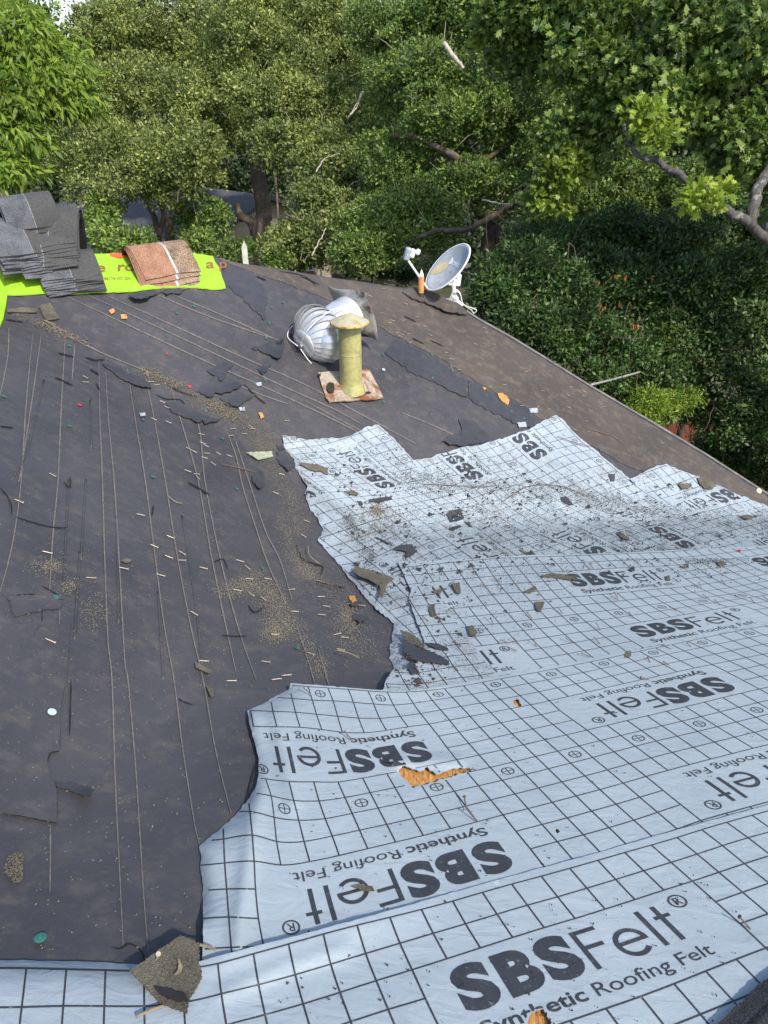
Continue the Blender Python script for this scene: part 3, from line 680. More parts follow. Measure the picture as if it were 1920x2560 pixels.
TOP2 = [(1030, 1150), (1070, 1145), (1107, 1133), (1155, 1118), (1201, 1113), (1227, 1103), (1276, 1089), (1304, 1079), (1336, 1066), (1357, 1052), (1391, 1037), (1405, 1046), (1418, 1062), (1440, 1085), (1478, 1117), (1519, 1152), (1575, 1197), (1619, 1232), (1676, 1269), (1729, 1297), (1807, 1332), (1880, 1370), (1880, 1392), (1500, 1420), (1330, 1420), (1200, 1290), (1060, 1190)]
felt_sheet('middle pale felt strip with two peaks of SBSFelt lettering below its raised corner', c2, TOP2, 0.022, -8, (-24, -1), hf=lambda V: np.maximum(0, 0.024 * np.exp(-polydist(V, TOP2[:12]) ** 2 / 400)) + wr(V, 0.005, 0.055) + wr(V, 0.002, 0.14), step=9, ragseed=32, ragamp=1.1, ragstep=7, fm_='felt_dirty')
TOP1 = [(707, 1088), (750, 1095), (782, 1099), (806, 1095), (854, 1095), (880, 1088), (897, 1079), (921, 1065), (947, 1062), (979, 1091), (1025, 1140), (1042, 1158), (1068, 1177), (1140, 1225), (1225, 1276), (1276, 1307), (1382, 1377), (1420, 1402), (1420, 1425), (1120, 1440), (1100, 1560), (1080, 1760), (958, 1730), (966, 1696), (986, 1672), (978, 1652), (974, 1623), (980, 1597), (985, 1558), (924, 1506), (863, 1430), (840, 1402), (794, 1351), (808, 1322), (796, 1298), (774, 1269), (762, 1233), (769, 1216), (749, 1187), (738, 1170), (736, 1153), (709, 1115)]
felt_sheet('leftmost torn pale felt strip with a ragged left edge on the dark underlayment', c1, TOP1, 0.032, -8, (-24, 4), hf=lambda V: -0.026 * np.exp(-polydist(V, TOP1[22:] + TOP1[:1]) / 16) + 0.022 * np.exp(-polydist(V, TOP1[:9]) ** 2 / 380) + 0.020 * np.exp(-polydist(V, [(760, 1190), (790, 1250), (830, 1330)]) ** 2 / 160) + wr(V, 0.0035, 0.06) + wr(V, 0.0018, 0.15), step=9, ragseed=33, ragamp=1.3, ragstep=7, fm_='felt_dirty')
# --- lower courses
o1 = (1240, 1370); s1 = 0.20494
r3 = {0: {-3: (10, 123), -2: (165, 120), -1: (325, 113), 0: (490, 107), 1: (655, 103), 2: (815, 97), 3: (975, 92), 5: (1285, 80), 6: (1437, 75), 7: (1590, 67)}, 1: {-3: (75, 232), -2: (250, 217), -1: (410, 208), 0: (575, 198), 1: (740, 188), 2: (905, 182), 3: (1060, 172), 4: (1220, 165), 5: (1375, 157), 6: (1530, 150)},
      2: {-3: (155, 330), -2: (335, 318), -1: (495, 305), 0: (660, 293), 1: (825, 283), 3: (1145, 265)}, 3: {-4: (45, 445), -3: (225, 430), -2: (420, 418), -1: (590, 408), 0: (750, 397)}, 4: {-4: (130, 548), -3: (320, 540), -2: (510, 525), -1: (680, 515), 0: (845, 498)},
      5: {-5: (45, 680), -4: (235, 660), -3: (420, 645), -2: (600, 630), -1: (775, 612), 0: (955, 597), 2: (1300, 565), 4: (1650, 533)}, 7: {-6: (45, 920), -5: (235, 895), -4: (430, 875), -2: (805, 830), -1: (990, 807), 0: (1170, 785), 2: (1525, 740)},
      9: {-6: (245, 1137), -5: (440, 1113), -4: (640, 1085), -3: (840, 1053), -2: (1030, 1025), -1: (1220, 1000), 0: (1405, 965), 1: (1590, 935)}, 10: {-6: (350, 1253), -4: (755, 1187), -2: (1145, 1120), 0: (1525, 1055)}, 12: {-6: (570, 1475), -5: (780, 1437), -4: (1000, 1395), -3: (1205, 1352), -2: (1410, 1308), -1: (1590, 1262)}}
cS3 = R_(r3, o1, s1) + R_({5: {6: (305, 595), 7: (465, 585), 8: (625, 570), 9: (780, 553)}, 6: {7: (590, 657), 9: (905, 622), 10: (1050, 603)}, 9: {2: (110, 1000), 3: (290, 970), 5: (650, 907), 7: (990, 848), 9: (1340, 790)}, 3: {9: (540, 393)}, 4: {9: (655, 470)}, 2: {9: (415, 312)}, 12: {0: (145, 1315)}, 10: {9: (1500, 850)}}, (1580, 1350), s1)
EDGE3 = [(994, 1404), (1060, 1402), (1133, 1399), (1205, 1395), (1340, 1387), (1400, 1387), (1525, 1383), (1651, 1377), (1776, 1371), (1920, 1363), (2080, 1351)]
S3P = EDGE3 + [(2225, 1442), (2225, 1512), (1920, 1590), (1320, 1702), (1180, 1735), (1100, 1740), (1090, 1640), (1050, 1520), (1025, 1470), (1008, 1432)]
felt_sheet('upper course of pale felt with two upright SBSFelt logos and scattered nails', cS3, S3P, 0.042, 0, (-15, 30), hf=lambda V: 0.006 * np.exp(-polydist(V, EDGE3) ** 2 / 200) + wr(V, 0.0015, 0.03), ragseed=34, ragamp=0.5)
o5 = (940, 1380); s5 = 0.2411
rb = {0: {0: (330, 460), 1: (490, 448), 2: (640, 433)}, 1: {0: (385, 560), 1: (550, 545), 2: (705, 532)}, 2: {0: (450, 660), 1: (620, 645), 2: (775, 628)}, 3: {0: (515, 762), 1: (690, 745), 2: (840, 730)}, 4: {0: (580, 868), 1: (760, 850), 2: (915, 833)}, 5: {0: (650, 985), 1: (835, 962), 2: (1000, 940)}, 6: {0: (745, 1080), 1: (910, 1060), 2: (1080, 1040)},
      7: {-3: (240, 1245), -2: (430, 1255), -1: (620, 1220), 0: (800, 1190), 1: (995, 1165), 2: (1170, 1138)}, 8: {-4: (105, 1362), -3: (310, 1380), -2: (510, 1360), -1: (700, 1325), 0: (900, 1300), 1: (1080, 1280), 2: (1260, 1243)}}
S3B = [(1028, 1466), (1056, 1462), (1064, 1440), (1092, 1490), (1110, 1510), (1145, 1560), (1180, 1606), (1240, 1680), (1262, 1712), (1100, 1745), (957, 1725), (968, 1695), (986, 1672), (1030, 1670), (1055, 1640), (1060, 1600), (1040, 1550), (1022, 1500)]
felt_sheet('small pale felt scrap with plain grid under the dark shingle litter', R_(rb, o5, s5), S3B, 0.048, 0, (-5, 3), (-2, 10), panels=False, step=10, ragseed=35, ragamp=1.0, ragstep=7, fm_='felt_dirty')
o_1 = (600, 1660); s_1 = 0.2411
r2 = {0: {1: (705, 232), 2: (910, 248), 3: (1125, 263), 4: (1330, 278), 5: (1525, 287)}, 1: {0: (545, 355), 1: (748, 377), 2: (968, 378), 3: (1175, 392), 4: (1388, 410)}, 2: {-2: (110, 478), -1: (340, 492), 0: (577, 500), 1: (790, 520), 2: (1015, 540), 3: (1230, 562), 4: (1448, 570)}, 3: {-2: (140, 648), -1: (383, 650), 0: (625, 652), 1: (850, 676), 2: (1060, 710), 3: (1290, 714), 4: (1520, 684)},
      6: {-2: (265, 1195), -1: (505, 1218), 0: (770, 1215), 1: (1015, 1230), 2: (1275, 1180), 3: (1525, 1137)}, 7: {-2: (330, 1358), -1: (555, 1418), 0: (820, 1422), 1: (1090, 1382), 2: (1350, 1332)}}
o_4 = (480, 1960); s_4 = 0.3014
r4 = {8: {-3: (483, 217), -2: (680, 280), -1: (885, 297), 0: (1105, 290), 1: (1330, 240), 2: (1545, 200)}, 9: {-4: (260, 467), -3: (507, 410), -2: (695, 487), -1: (932, 480), 0: (1165, 428), 1: (1390, 383)}, 10: {-4: (268, 655), -3: (522, 632), -2: (735, 680), -1: (978, 638), 0: (1222, 592), 1: (1458, 535)}, 11: {-4: (290, 870), -3: (525, 870)}, 12: {-4: (308, 1097), -3: (548, 1123)}, 13: {-4: (325, 1355), -3: (595, 1345)}}
o_2 = (960, 1640)
r5 = {0: {6: (232, 373), 7: (430, 360), 8: (625, 338), 9: (825, 308), 10: (1020, 270), 11: (1213, 235), 12: (1400, 200)}, 1: {5: (98, 512), 6: (305, 490), 7: (500, 460), 8: (710, 425), 9: (910, 395), 10: (1105, 360), 11: (1305, 320)}, 3: {5: (250, 728), 6: (465, 705), 7: (680, 660), 8: (895, 625), 9: (1108, 585), 10: (1312, 545), 11: (1525, 505)}, 4: {6: (570, 832), 7: (780, 793)}, 5: {6: (655, 950), 7: (880, 905), 9: (1328, 803)},
      7: {6: (865, 1205), 7: (1103, 1155), 8: (1342, 1097), 3: (115, 1362)}, 8: {3: (205, 1520), 4: (470, 1465), 5: (730, 1400), 6: (980, 1345), 7: (1228, 1288), 8: (1468, 1228)}, 9: {5: (850, 1557), 7: (1360, 1430)}}
o_3 = (1320, 1560); s_3 = 0.36166
r6 = {0: {13: (65, 333), 14: (190, 308), 15: (310, 285), 17: (548, 238), 19: (770, 187), 21: (995, 143), 23: (1215, 95), 25: (1430, 52)}, 3: {13: (280, 500), 14: (412, 470), 16: (663, 411), 18: (910, 357), 20: (1150, 303), 21: (1275, 279)}, 4: {12: (218, 597), 21: (1378, 332)}, 6: {12: (410, 733), 14: (687, 667), 16: (960, 603), 18: (1220, 540), 20: (1475, 478)}, 8: {12: (595, 883), 14: (887, 808), 16: (1175, 742), 18: (1440, 677)},
      10: {11: (660, 1100), 12: (818, 1052), 13: (968, 1012), 15: (1265, 933), 17: (1558, 858)}, 11: {9: (440, 1293), 10: (610, 1245), 12: (935, 1150)}, 12: {12: (1055, 1247)}, 13: {12: (1195, 1358), 13: (1370, 1308)}}
cS2 = R_(r2, o_1, s_1) + R_(r4, o_4, s_4) + R_(r5, o_2, s_1) + R_(r6, o_3, s_3) + [(6, 10, 1258, 2037), (6, 11, 1290, 2078), (6, 12, 1327, 2122.6), (6, 13, 1362, 2168), (8, 13, 1503, 2133), (10, 13, 1634, 2094)]
EDGE2 = [(727, 1708), (800, 1713), (870, 1719), (930, 1724), (965, 1726), (1030, 1727), (1090, 1718), (1160, 1706), (1240, 1692), (1330, 1675), (1480, 1645), (1700, 1602), (1920, 1560), (2060, 1532), (2270, 1490)]
LEFT2 = [(508, 2352), (508, 2291), (507, 2210), (500, 2168), (503, 2144), (498, 2115), (552, 2070), (591, 2035), (625, 1993), (640, 1964), (647, 1932), (646, 1891), (636, 1853), (625, 1814), (618, 1777), (655, 1761), (683, 1744), (722, 1724)]
S2P = EDGE2 + [(2420, 1600), (2420, 1900), (1920, 2040), (1500, 2160), (1000, 2300), (700, 2385), (505, 2420)] + LEFT2
HOLE2 = [(997, 1922), (1012, 1912), (1030, 1921), (1052, 1927), (1068, 1915), (1080, 1926), (1092, 1935), (1106, 1928), (1124, 1923), (1150, 1917), (1195, 1920), (1165, 1931), (1112, 1945), (1070, 1960), (1030, 1969), (1018, 1953), (1003, 1940)]
HOLE3 = [(1283, 1752), (1290, 1746), (1298, 1751), (1304, 1765), (1292, 1767), (1285, 1762)]
HOLE4 = [(1386, 2076), (1392, 2070), (1400, 2078), (1394, 2084)]
HOLE2 = ragged(HOLE2, 1.6, 5, 91); HOLE3 = ragged(HOLE3, 1.2, 4, 92)
HUMP = [(628, 1790), (640, 1900), (645, 1990), (632, 2060), (622, 2150), (610, 2230), (600, 2300), (596, 2380)]
def hf2(V):
    return 0.020 * np.exp(-polydist(V, HUMP) ** 2 / 500) + 0.010 * np.exp(-polydist(V, EDGE2[:7]) ** 2 / 300) + 0.012 * np.exp(-polydist(V, [(690, 1790), (720, 1930), (735, 2010)]) ** 2 / 300) - 0.046 * np.exp(-polydist(V, LEFT2[1:]) / 22) * np.clip((2330 - V[:, 1]) / 80, 0, 1) + 0.016 * np.exp(-polydist(V, [(985, 1905), (1060, 1905), (1150, 1905)]) ** 2 / 160) + wr(V, 0.0012, 0.022)
S2o, S2map = felt_sheet('middle course of pale felt with SBSFelt lettering upside down and a torn hole', cS2, S2P, 0.052, -6, (-38, 6), flip=True, hf=hf2, holes=[HOLE2, HOLE3, HOLE4], ragseed=36, ragamp=0.8, ragstep=8)
s6 = 0.4943; o6 = (1100, 2000); o88 = (500, 2100); s88 = 0.42194
ra = {0: {0: (105, 735), 1: (318, 672), 2: (525, 615), 3: (732, 555), 4: (932, 503), 5: (1127, 458), 6: (1312, 412), 7: (1500, 362)}, 1: {0: (125, 910), 1: (348, 860), 2: (565, 800), 3: (775, 738), 4: (982, 675), 5: (1185, 612), 6: (1382, 552), 7: (1573, 497)}, 2: {0: (158, 1090), 1: (385, 1035), 2: (612, 970), 3: (830, 903), 4: (1045, 832), 5: (1258, 768), 6: (1465, 703)}, 3: {3: (895, 1075), 4: (1115, 1003), 5: (1335, 940)}}
rc = {0: {8: (215, 467), 9: (363, 425), 10: (513, 385), 11: (657, 345), 12: (800, 305), 13: (935, 265), 14: (1070, 228), 15: (1200, 190), 16: (1325, 150), 17: (1450, 113), 18: (1580, 77)}, 1: {8: (290, 577), 10: (597, 490), 12: (890, 402), 14: (1170, 315), 16: (1430, 230), 17: (1560, 190)}, 2: {7: (205, 748), 9: (527, 645), 11: (835, 552), 13: (1133, 455), 14: (1278, 410), 15: (1412, 365), 16: (1540, 322)}, 3: {14: (1395, 515)}, 4: {14: (1520, 625)}, 5: {8: (660, 1115), 9: (840, 1055), 10: (1018, 993), 11: (1185, 930), 12: (1345, 865), 13: (1500, 805), 14: (1648, 748)}}
cS1 = R_(ra, o88, s88) + R_(rc, o6, s6) + [(-5, 0, 66, 2420), (-4, 0, 166, 2423), (-3, 0, 264, 2425), (-2, 0, 359.5, 2426.5), (-1, 0, 455, 2424), (-5, 1, 54, 2518.6), (-4, 1, 158, 2514), (-3, 1, 261, 2515), (-2, 1, 360.5, 2515), (-1, 1, 460, 2505), (-6, 0, -35, 2419), (-6, 1, -50, 2520), (-5, 2, 42, 2620), (-3, 2, 258, 2612), (-1, 2, 465, 2600)]
EDGE1 = [(-60, 2399), (0, 2400), (125, 2402), (253, 2405), (294, 2409), (388, 2412), (440, 2411), (500, 2403), (560, 2386), (640, 2365), (760, 2334), (940, 2286), (1100, 2240), (1280, 2190), (1500, 2130), (1700, 2072), (1920, 2012), (2080, 1966), (2420, 1872)]
S1P = EDGE1 + [(2420, 2700), (1500, 2760), (900, 2760), (-60, 2740)]
H5 = [(1328, 2534), (1340, 2524), (1352, 2521), (1368, 2530), (1378, 2560), (1386, 2580), (1330, 2580), (1318, 2556)]
H5 = ragged(H5, 2.2, 5, 93)
def hf1(V):
    d = polydist(V, EDGE1[6:13]); lift = 0.020 * np.exp(-d ** 2 / 2600) * np.clip((V[:, 0] - 440) / 120, 0, 1) * np.clip((1150 - V[:, 0]) / 300, 0, 1)
    return lift - 0.052 * np.exp(-polydist(V, EDGE1[:7]) / 24) * np.clip((430 - V[:, 0]) / 90, 0, 1) + 0.010 * np.exp(-polydist(V, [(560, 2480), (700, 2420), (860, 2370)]) ** 2 / 500) + wr(V, 0.0014, 0.018)
S1o, S1map = felt_sheet('nearest course of pale felt at the bottom with large upright SBSFelt lettering', cS1, S1P, 0.060, 5, (-7, 29), (0, 13), hf=hf1, holes=[H5], ragseed=37, ragamp=0.5, step=16)
# bare deck seen through the holes
for hl, hh_ in ((HOLE2, 0.036), (HOLE3, 0.040), (HOLE4, 0.040), (H5, 0.046)):
    A = np.array(hl); c = A.mean(0); child(drape('deck_patch', [tuple(c + (p - c) * 1.25) for p in A], M['wood_deck'], h=hh_, step=12, skirt=0.01))

def lines_text(s, size, org, xd, yd, h, mat, parent, off=0.0, name='printed_lettering'):
    hf = lambda V: wr(V, 0.006, 0.07) - 0.002
    V, F = glyph(s, off); X = np.array(org) + V[:, :1] * size * np.array(xd) + V[:, 1:2] * size * np.array(yd)
    return put(name, up_fix(mesh(surf(X, h + hf(X)), F)), mat, parent)

# ------------------------------------------------------------------ green underlayment over the ridge
GP = [(-40, 641), (120, 637), (246, 634), (333, 632), (459, 630), (532, 640), (538, 655), (548, 668), (564, 718), (540, 722), (450, 716), (380, 720), (330, 727), (245, 729), (180, 733), (110, 731), (60, 735), (18, 735), (14, 765), (8, 795), (0, 814), (-40, 870)]
gs = drape('green_underlayment', ragged(GP, 0.7, 12, 5), M['green'], h=0.012, hf=lambda V: wr(V, 0.006, 0.07) + 0.006, step=9, skirt=0.01)
tag(gs, 'bright lime green underlayment sheet with brown print over the ridge', 'underlayment')
for tx_, sz, x_, y_, kx in (('n', 32, 5, 682, 1.55), ('e', 32, 240, 679, 1.55), ('ro', 32, 292, 677, 1.5), ('g', 32, 470, 671, 1.5), ('a', 32, 515, 670, 1.5), ('p', 32, 547, 670, 1.3)):
    lines_text(tx_, sz, (x_, y_), (kx, -0.02), (0.02, -1.0), 0.024, M['green_ink'], gs, 0.02)
lines_text('CC-ESR', 10, (50, 694), (-1.25, 0.02), (0, 1.0), 0.024, M['green_ink'], gs)
lines_text('MD 220-AC188-PL 4', 10, (326, 692), (-1.0, 0.02), (0, 1.0), 0.024, M['green_ink'], gs)
gr_ = drape('printed_band', [(262, 634), (325, 631), (328, 640), (300, 643), (272, 641)], M['red_print'], parent=gs, h=0.024, step=8)

# ------------------------------------------------------------------ shingle bundles
def saddle(width, front, back, bend, n, mats, r=0.07, seed=0, step=0.006, slide=0.012, split=0.55, strip=True, splay=0.0, sw=0.006, sag=0.35):
    """sheets bent over a ridge along local x; front runs to -y"""
    g = random.Random(seed); out = []
    for k in range(n):
        rr = r + k * step; vs = []; fs = []
        fr = front - k * slide + g.uniform(-0.006, 0.006); bk = back + k * slide * 0.5
        ss = np.concatenate([np.linspace(-bk, 0, 6), np.linspace(0, rr * bend * 2, 9)[1:], rr * bend * 2 + np.linspace(0, fr, 9)[1:]])
        x0 = -width / 2 + g.uniform(-0.008, 0.008); sk = g.uniform(-0.03, 0.03) + splay * k
        xs = [x0, x0 + width * split * 0.5, x0 + width * split, x0 + width * split + sw, x0 + width * (0.5 + split / 2), x0 + width]
        for s in ss:
            if s < 0: y = math.sin(bend) * rr - s * math.cos(bend); z = rr * math.cos(bend) + s * math.sin(bend)
            elif s <= rr * bend * 2: a = bend - s / rr; y = math.sin(a) * rr; z = math.cos(a) * rr
            else:
                q = s - rr * bend * 2; y = -math.sin(bend) * rr; z = rr * math.cos(bend)
                for w_ in range(6):
                    an_ = min(1.5, bend + sag * (w_ + 0.5) / 6 * q / max(fr, 0.05)); y -= q / 6 * math.cos(an_); z -= q / 6 * math.sin(an_)
            fq = max(0.0, s - rr * bend * 2) / max(fr, 0.05)
            for x in xs: vs.append((x + sk * max(0, -y), y + 0.006 * fq * math.sin(x * 17 + k * 1.3 + seed), z + 0.0012 * math.sin(x * 30 + s * 20 + k) + 0.006 * fq * math.sin(x * 11 + k * 0.9 + seed * 2)))
        m = len(xs); T = len(vs); vs += [(x, y * 0.995, z - step * 0.72) for x, y, z in vs]; mi = []
        for i in range(len(ss) - 1):
            for j in range(m - 1):
                a = i * m + j; fs.append((a, a + 1, a + m + 1, a + m)); mi.append(1 if (j == 2 and strip) else (2 if j >= 3 else 0))
                fs.append((T + a, T + a + m, T + a + m + 1, T + a + 1)); mi.append(3)
            a = i * m; fs.append((a, a + m, T + a + m, T + a)); mi.append(3)
            a = i * m + m - 1; fs.append((a, T + a, T + a + m, a + m)); mi.append(3)
        for e in (0, len(ss) - 1):
            for j in range(m - 1):
                a = e * m + j; fs.append((a, T + a, T + a + 1, a + 1)); mi.append(3)
        me = mesh(vs, fs)
        for q in mats: me.materials.append(M[q])
        me.polygons.foreach_set('material_index', mi); bm = bmesh.new(); bm.from_mesh(me); bmesh.ops.recalc_face_normals(bm, faces=bm.faces[:]); bm.to_mesh(me); bm.free()
        out.append(me)
    return out
def bundle(label, loc, rot, meshes, group='charcoal shingle bundles stacked on the ridge', z0=0.0):
    o = empty('shingle_bundle', loc, label, 'shingles', group); o.rotation_euler = rot
    for me in meshes: put('shingle', me, None, o)
    return o
M['seal_dots'] = simple('sealant_dots', (0.17, 0.175, 0.185), 0.8, var=0.7, scale=160)
CM = ['shingle_char', 'seal_dots', 'shingle_back', 'shingle_edge']
rdir = surf1(500, 640) - surf1(0, 645); ryaw = math.atan2(rdir[1], rdir[0])
base = surf1(150, 668)
def RB(x, y, up): 
    p = surf1(x, y); return (p[0], p[1], p[2] + up)
bundle('flattest charcoal bundle at the bottom right of the tall ridge stack', RB(166, 676, -0.03), (0, 0, ryaw - 0.03), saddle(0.40, 0.26, 0.22, 0.55, 9, CM, 0.10, 1, 0.0075, 0.010, 0.5))
bundle('lowest left charcoal bundle with crumpled layered front in the ridge stack', RB(104, 670, 0.01), (0.0, 0.03, ryaw + 0.14), saddle(0.38, 0.20, 0.22, 0.50, 11, CM, 0.11, 2, 0.0078, 0.013, 0.5))
bundle('charcoal bundle with stepped sheet edges in the middle of the ridge stack', RB(112, 664, 0.085), (0.0, -0.02, ryaw - 0.10), saddle(0.42, 0.23, 0.2, 0.58, 8, CM, 0.10, 3, 0.0075, 0.020, 0.45, splay=0.012))
bundle('dark charcoal bundle jutting out left with open fanned ends in the ridge stack', RB(46, 656, 0.135), (0.02, 0.10, ryaw + 0.32), saddle(0.42, 0.29, 0.25, 0.78, 7, CM, 0.10, 4, 0.011, 0.016, 0.55))
bundle('charcoal bundle hanging steeply down the right side of the ridge stack', RB(160, 648, 0.215), (0.05, 0.14, ryaw - 0.38), saddle(0.32, 0.38, 0.25, 1.10, 7, CM, 0.10, 5, 0.008, -0.008, 0.40, splay=-0.01))
bundle('topmost charcoal bundle folded over the ridge stack with four stepped edges', RB(98, 645, 0.295), (0.05, -0.05, ryaw + 0.02), saddle(0.35, 0.25, 0.26, 1.16, 5, CM, 0.09, 6, 0.012, 0.034, 0.50))
BMt = ['shingle_brown', 'stripe', 'shingle_mix', 'shingle_edge']
p = surf1(392, 662)
bundle('reddish brown shingles with a silver stripe draped over the green ridge sheet', (p[0], p[1], p[2] + 0.05), (0, 0, ryaw + 0.03), saddle(0.45, 0.33, 0.26, 0.98, 5, BMt, 0.085, 8, 0.007, 0.034, 0.56, splay=0.07, sw=0.018, sag=0.05), 'brown shingle bundle')

# ------------------------------------------------------------------ turbine vent lying on its side
A = Vector((-0.62, -0.62, -0.22)).normalized()
hc = Vector(at(795, 838, 5.62)); org = hc - A * 0.37
tv = empty('turbine_vent', org, 'silver ribbed turbine vent lying on its side behind the yellow pipe', 'roof vent')
tv.rotation_euler = A.to_track_quat('Z', 'X').to_euler()
def prof(t):
    z = 0.24 + 0.28 * t; r = 0.155 + 0.082 * math.sin(math.pi * min(1, t * 0.92 + 0.06)) ** 0.8 - 0.045 * t * t; return r, z
nv = 24
for k in range(nv):
    vs, fs = [], []; n = 12; a0 = 2 * math.pi * k / nv; dw = 2 * math.pi / nv * 1.25
    for i in range(n + 1):
        t = i / n; r, z = prof(t)
        for j in range(4):
            u = j / 3; a = a0 + dw * u + 0.55 * (t - 0.5)
            ro = r + 0.016 * (1 - u) ** 1.5 * math.sin(math.pi * (0.12 + 0.76 * t)) + (0.004 if j == 0 else 0)
            vs.append((ro * math.cos(a), ro * math.sin(a), z))
    for i in range(n):
        for j in range(3):
            q = i * 4 + j; fs.append((q, q + 1, q + 5, q + 4))
    put('vane', mesh(vs, fs), M['steel'], tv, True)
put('rotor_body', mesh(*lathe([(prof(t)[0] - 0.004, prof(t)[1]) for t in np.linspace(0, 1, 14)], 40)), M['steel'], tv, True)
put('neck', mesh(*lathe([(0.162, 0.0), (0.162, 0.05), (0.162, 0.095), (0.166, 0.103), (0.162, 0.111), (0.161, 0.15), (0.160, 0.235), (0.166, 0.245)], 40)), M['steel'], tv, True)
put('top_cap', mesh(*lathe([(0.0, 0.545), (0.06, 0.542), (0.115, 0.53), (0.122, 0.518), (0.118, 0.51)], 36)), M['steel'], tv, True)
put('rim', mesh(*lathe([(0.16, 0.235), (0.178, 0.24), (0.18, 0.252), (0.165, 0.258)], 40)), M['steel'], tv, True)
for k in range(3):
    a = 2 * math.pi * k / 3 + 1.45; pts = [(r * math.cos(a), r * math.sin(a), z) for r, z in spline([(0.158, 0.14), (0.225, 0.19), (0.278, 0.31), (0.262, 0.44), (0.175, 0.54), (0.02, 0.572)], 6)]
    put('wire_brace', mesh(*tube(pts, 0.0042, 6)), M['white'], tv, True)
put('bolt', mesh(*tube([(0, 0, 0.54), (0, 0, 0.565)], 0.014, 8)), M['steel_dull'], tv)
vs, fs = [], []; n = 15
for i in range(n):
    for j in range(n):
        x = -0.215 + 0.43 * i / (n - 1); y = -0.215 + 0.43 * j / (n - 1); d = max(abs(x), abs(y))
        z = -0.01 - 0.05 * max(0, d - 0.15) / 0.065 * math.sin(7 * x + 2) - 0.30 * max(0, x - 0.15) + 0.03 * math.sin(13 * y) * (d > 0.16)
        rr = math.hypot(x, y)
        if rr < 0.19: z += 0.03 * (1 - rr / 0.19) ** 0.5
        vs.append((x, y, z))
for i in range(n - 1):
    for j in range(n - 1):
        c = (-0.215 + 0.43 * (i + .5) / (n - 1), -0.215 + 0.43 * (j + .5) / (n - 1))
        if math.hypot(*c) > 0.13: fs.append((i * n + j, (i + 1) * n + j, (i + 1) * n + j + 1, i * n + j + 1))
fl = put('base_flashing', mesh(vs, fs), rusty('grimy_metal', (0.50, 0.49, 0.46), (0.22, 0.14, 0.09), 0.52, 0.66, 0.45, 6, 0.5), tv, True)
sm_ = fl.modifiers.new('thick', 'SOLIDIFY'); sm_.thickness = 0.004

# ------------------------------------------------------------------ yellow flue pipe
b = surf1(878, 974); fp = empty('flue_pipe', b, 'faded yellow flue pipe with conical cap on a rusty square flashing', 'flue pipe')
def loc(o, root): o.parent = root; return o
R0 = 0.088
pm = lathe([(R0 * 1.30, -0.02), (R0 * 1.18, 0.03), (R0 * 1.02, 0.05), (R0, 0.07), (R0, 0.085), (R0, 0.2), (R0, 0.285), (R0, 0.297), (R0 * 1.015, 0.30), (R0, 0.303), (R0, 0.315), (R0, 0.42), (R0, 0.53)], 36)
put('pipe', mesh(*pm), M['yellow'], fp, True)
put('cap', mesh(*lathe([(0.0, 0.615), (0.02, 0.612), (0.145, 0.552)], 40)), M['yellow_cap'], fp, True)
put('cap_rim', mesh(*lathe([(0.145, 0.552), (0.152, 0.545), (0.150, 0.535), (0.140, 0.532), (0.06, 0.545)], 40)), M['rust_rim'], fp, True)
FL = [(795, 931), (835, 928), (880, 926), (923, 923), (935, 945), (958, 993), (935, 997), (890, 999), (850, 1001), (823, 1004), (815, 995), (806, 968)]
fo = drape('flashing', ragged(FL, 0.5, 9, 2), M['flashing'], h=0.022, hf=lambda V: 0.008 * np.sin(V[:, 0] * 0.09) + 0.010 * (V[:, 1] > 990), step=9, skirt=0.01)
fo.parent = fp; fo.matrix_parent_inverse = Matrix.Translation(-Vector(b))
for pl_, nm in (([(818, 960), (824, 955), (834, 957), (836, 968), (832, 978), (822, 980), (817, 972)], 'tar_patch'), ([(914, 980), (922, 978), (928, 981), (922, 985), (915, 984)], 'tar_patch'), ([(795, 934), (802, 934), (801, 938), (796, 938)], 'tar_patch')):
    t = drape(nm, ragged(pl_, 0.5, 5, 3), M['tar'], h=0.036, step=6, skirt=0.012); t.parent = fp; t.matrix_parent_inverse = Matrix.Translation(-Vector(b))
# ------------------------------------------------------------------ satellite dish
ft = Vector(surf1(1134, 758)); sd = empty('satellite_dish', ft, 'grey oval satellite dish with white rim and receiver arm on the far roof edge', 'satellite dish')
nd = Vector((-0.655, -0.27, 0.705)).normalized(); dc = Vector(at(1119, 668, 6.50)) - ft
maj = nd.cross(Vector((0, 1, 0))).normalized(); upd = (Vector((0, 0, 1)) - nd * nd.z).normalized(); side = upd.cross(nd).normalized()
ra_, rb_ = 0.262, 0.232
def dish_pt(r, a): return dc + upd * (ra_ * r * math.sin(a)) + side * (rb_ * r * math.cos(a)) - nd * (0.075 * (1 - r * r))
vs, fs = [], []; nr, na = 10, 40
for i in range(nr + 1):
    for k in range(na): vs.append(dish_pt(i / nr, 2 * math.pi * k / na))
for i in range(nr):
    for k in range(na): fs.append((i * na + k, i * na + (k + 1) % na, (i + 1) * na + (k + 1) % na, (i + 1) * na + k))
do = put('reflector', mesh(vs, fs), M['dishgrey'], sd, True); q = do.modifiers.new('thick', 'SOLIDIFY'); q.thickness = 0.008
put('rim', mesh(*tube([dish_pt(1.0, 2 * math.pi * k / 40) for k in range(41)], 0.0085, 8, False)), M['white'], sd, True)
def onface(cx, cy, V): return [dish_pt(1e-4 + math.hypot((cx + x) / rb_, (cy + y) / ra_), math.atan2((cy + y) / ra_, (cx + x) / rb_)) + nd * 0.013 for x, y in V]
V, F = glyph('DIRECTV', 0.012); V = V * 0.050
tx = put('printed_lettering', mesh(onface(-0.075, 0.060, V), F), M['white'], sd)
a_ = np.linspace(-1.4, 1.4, 10); LG = []
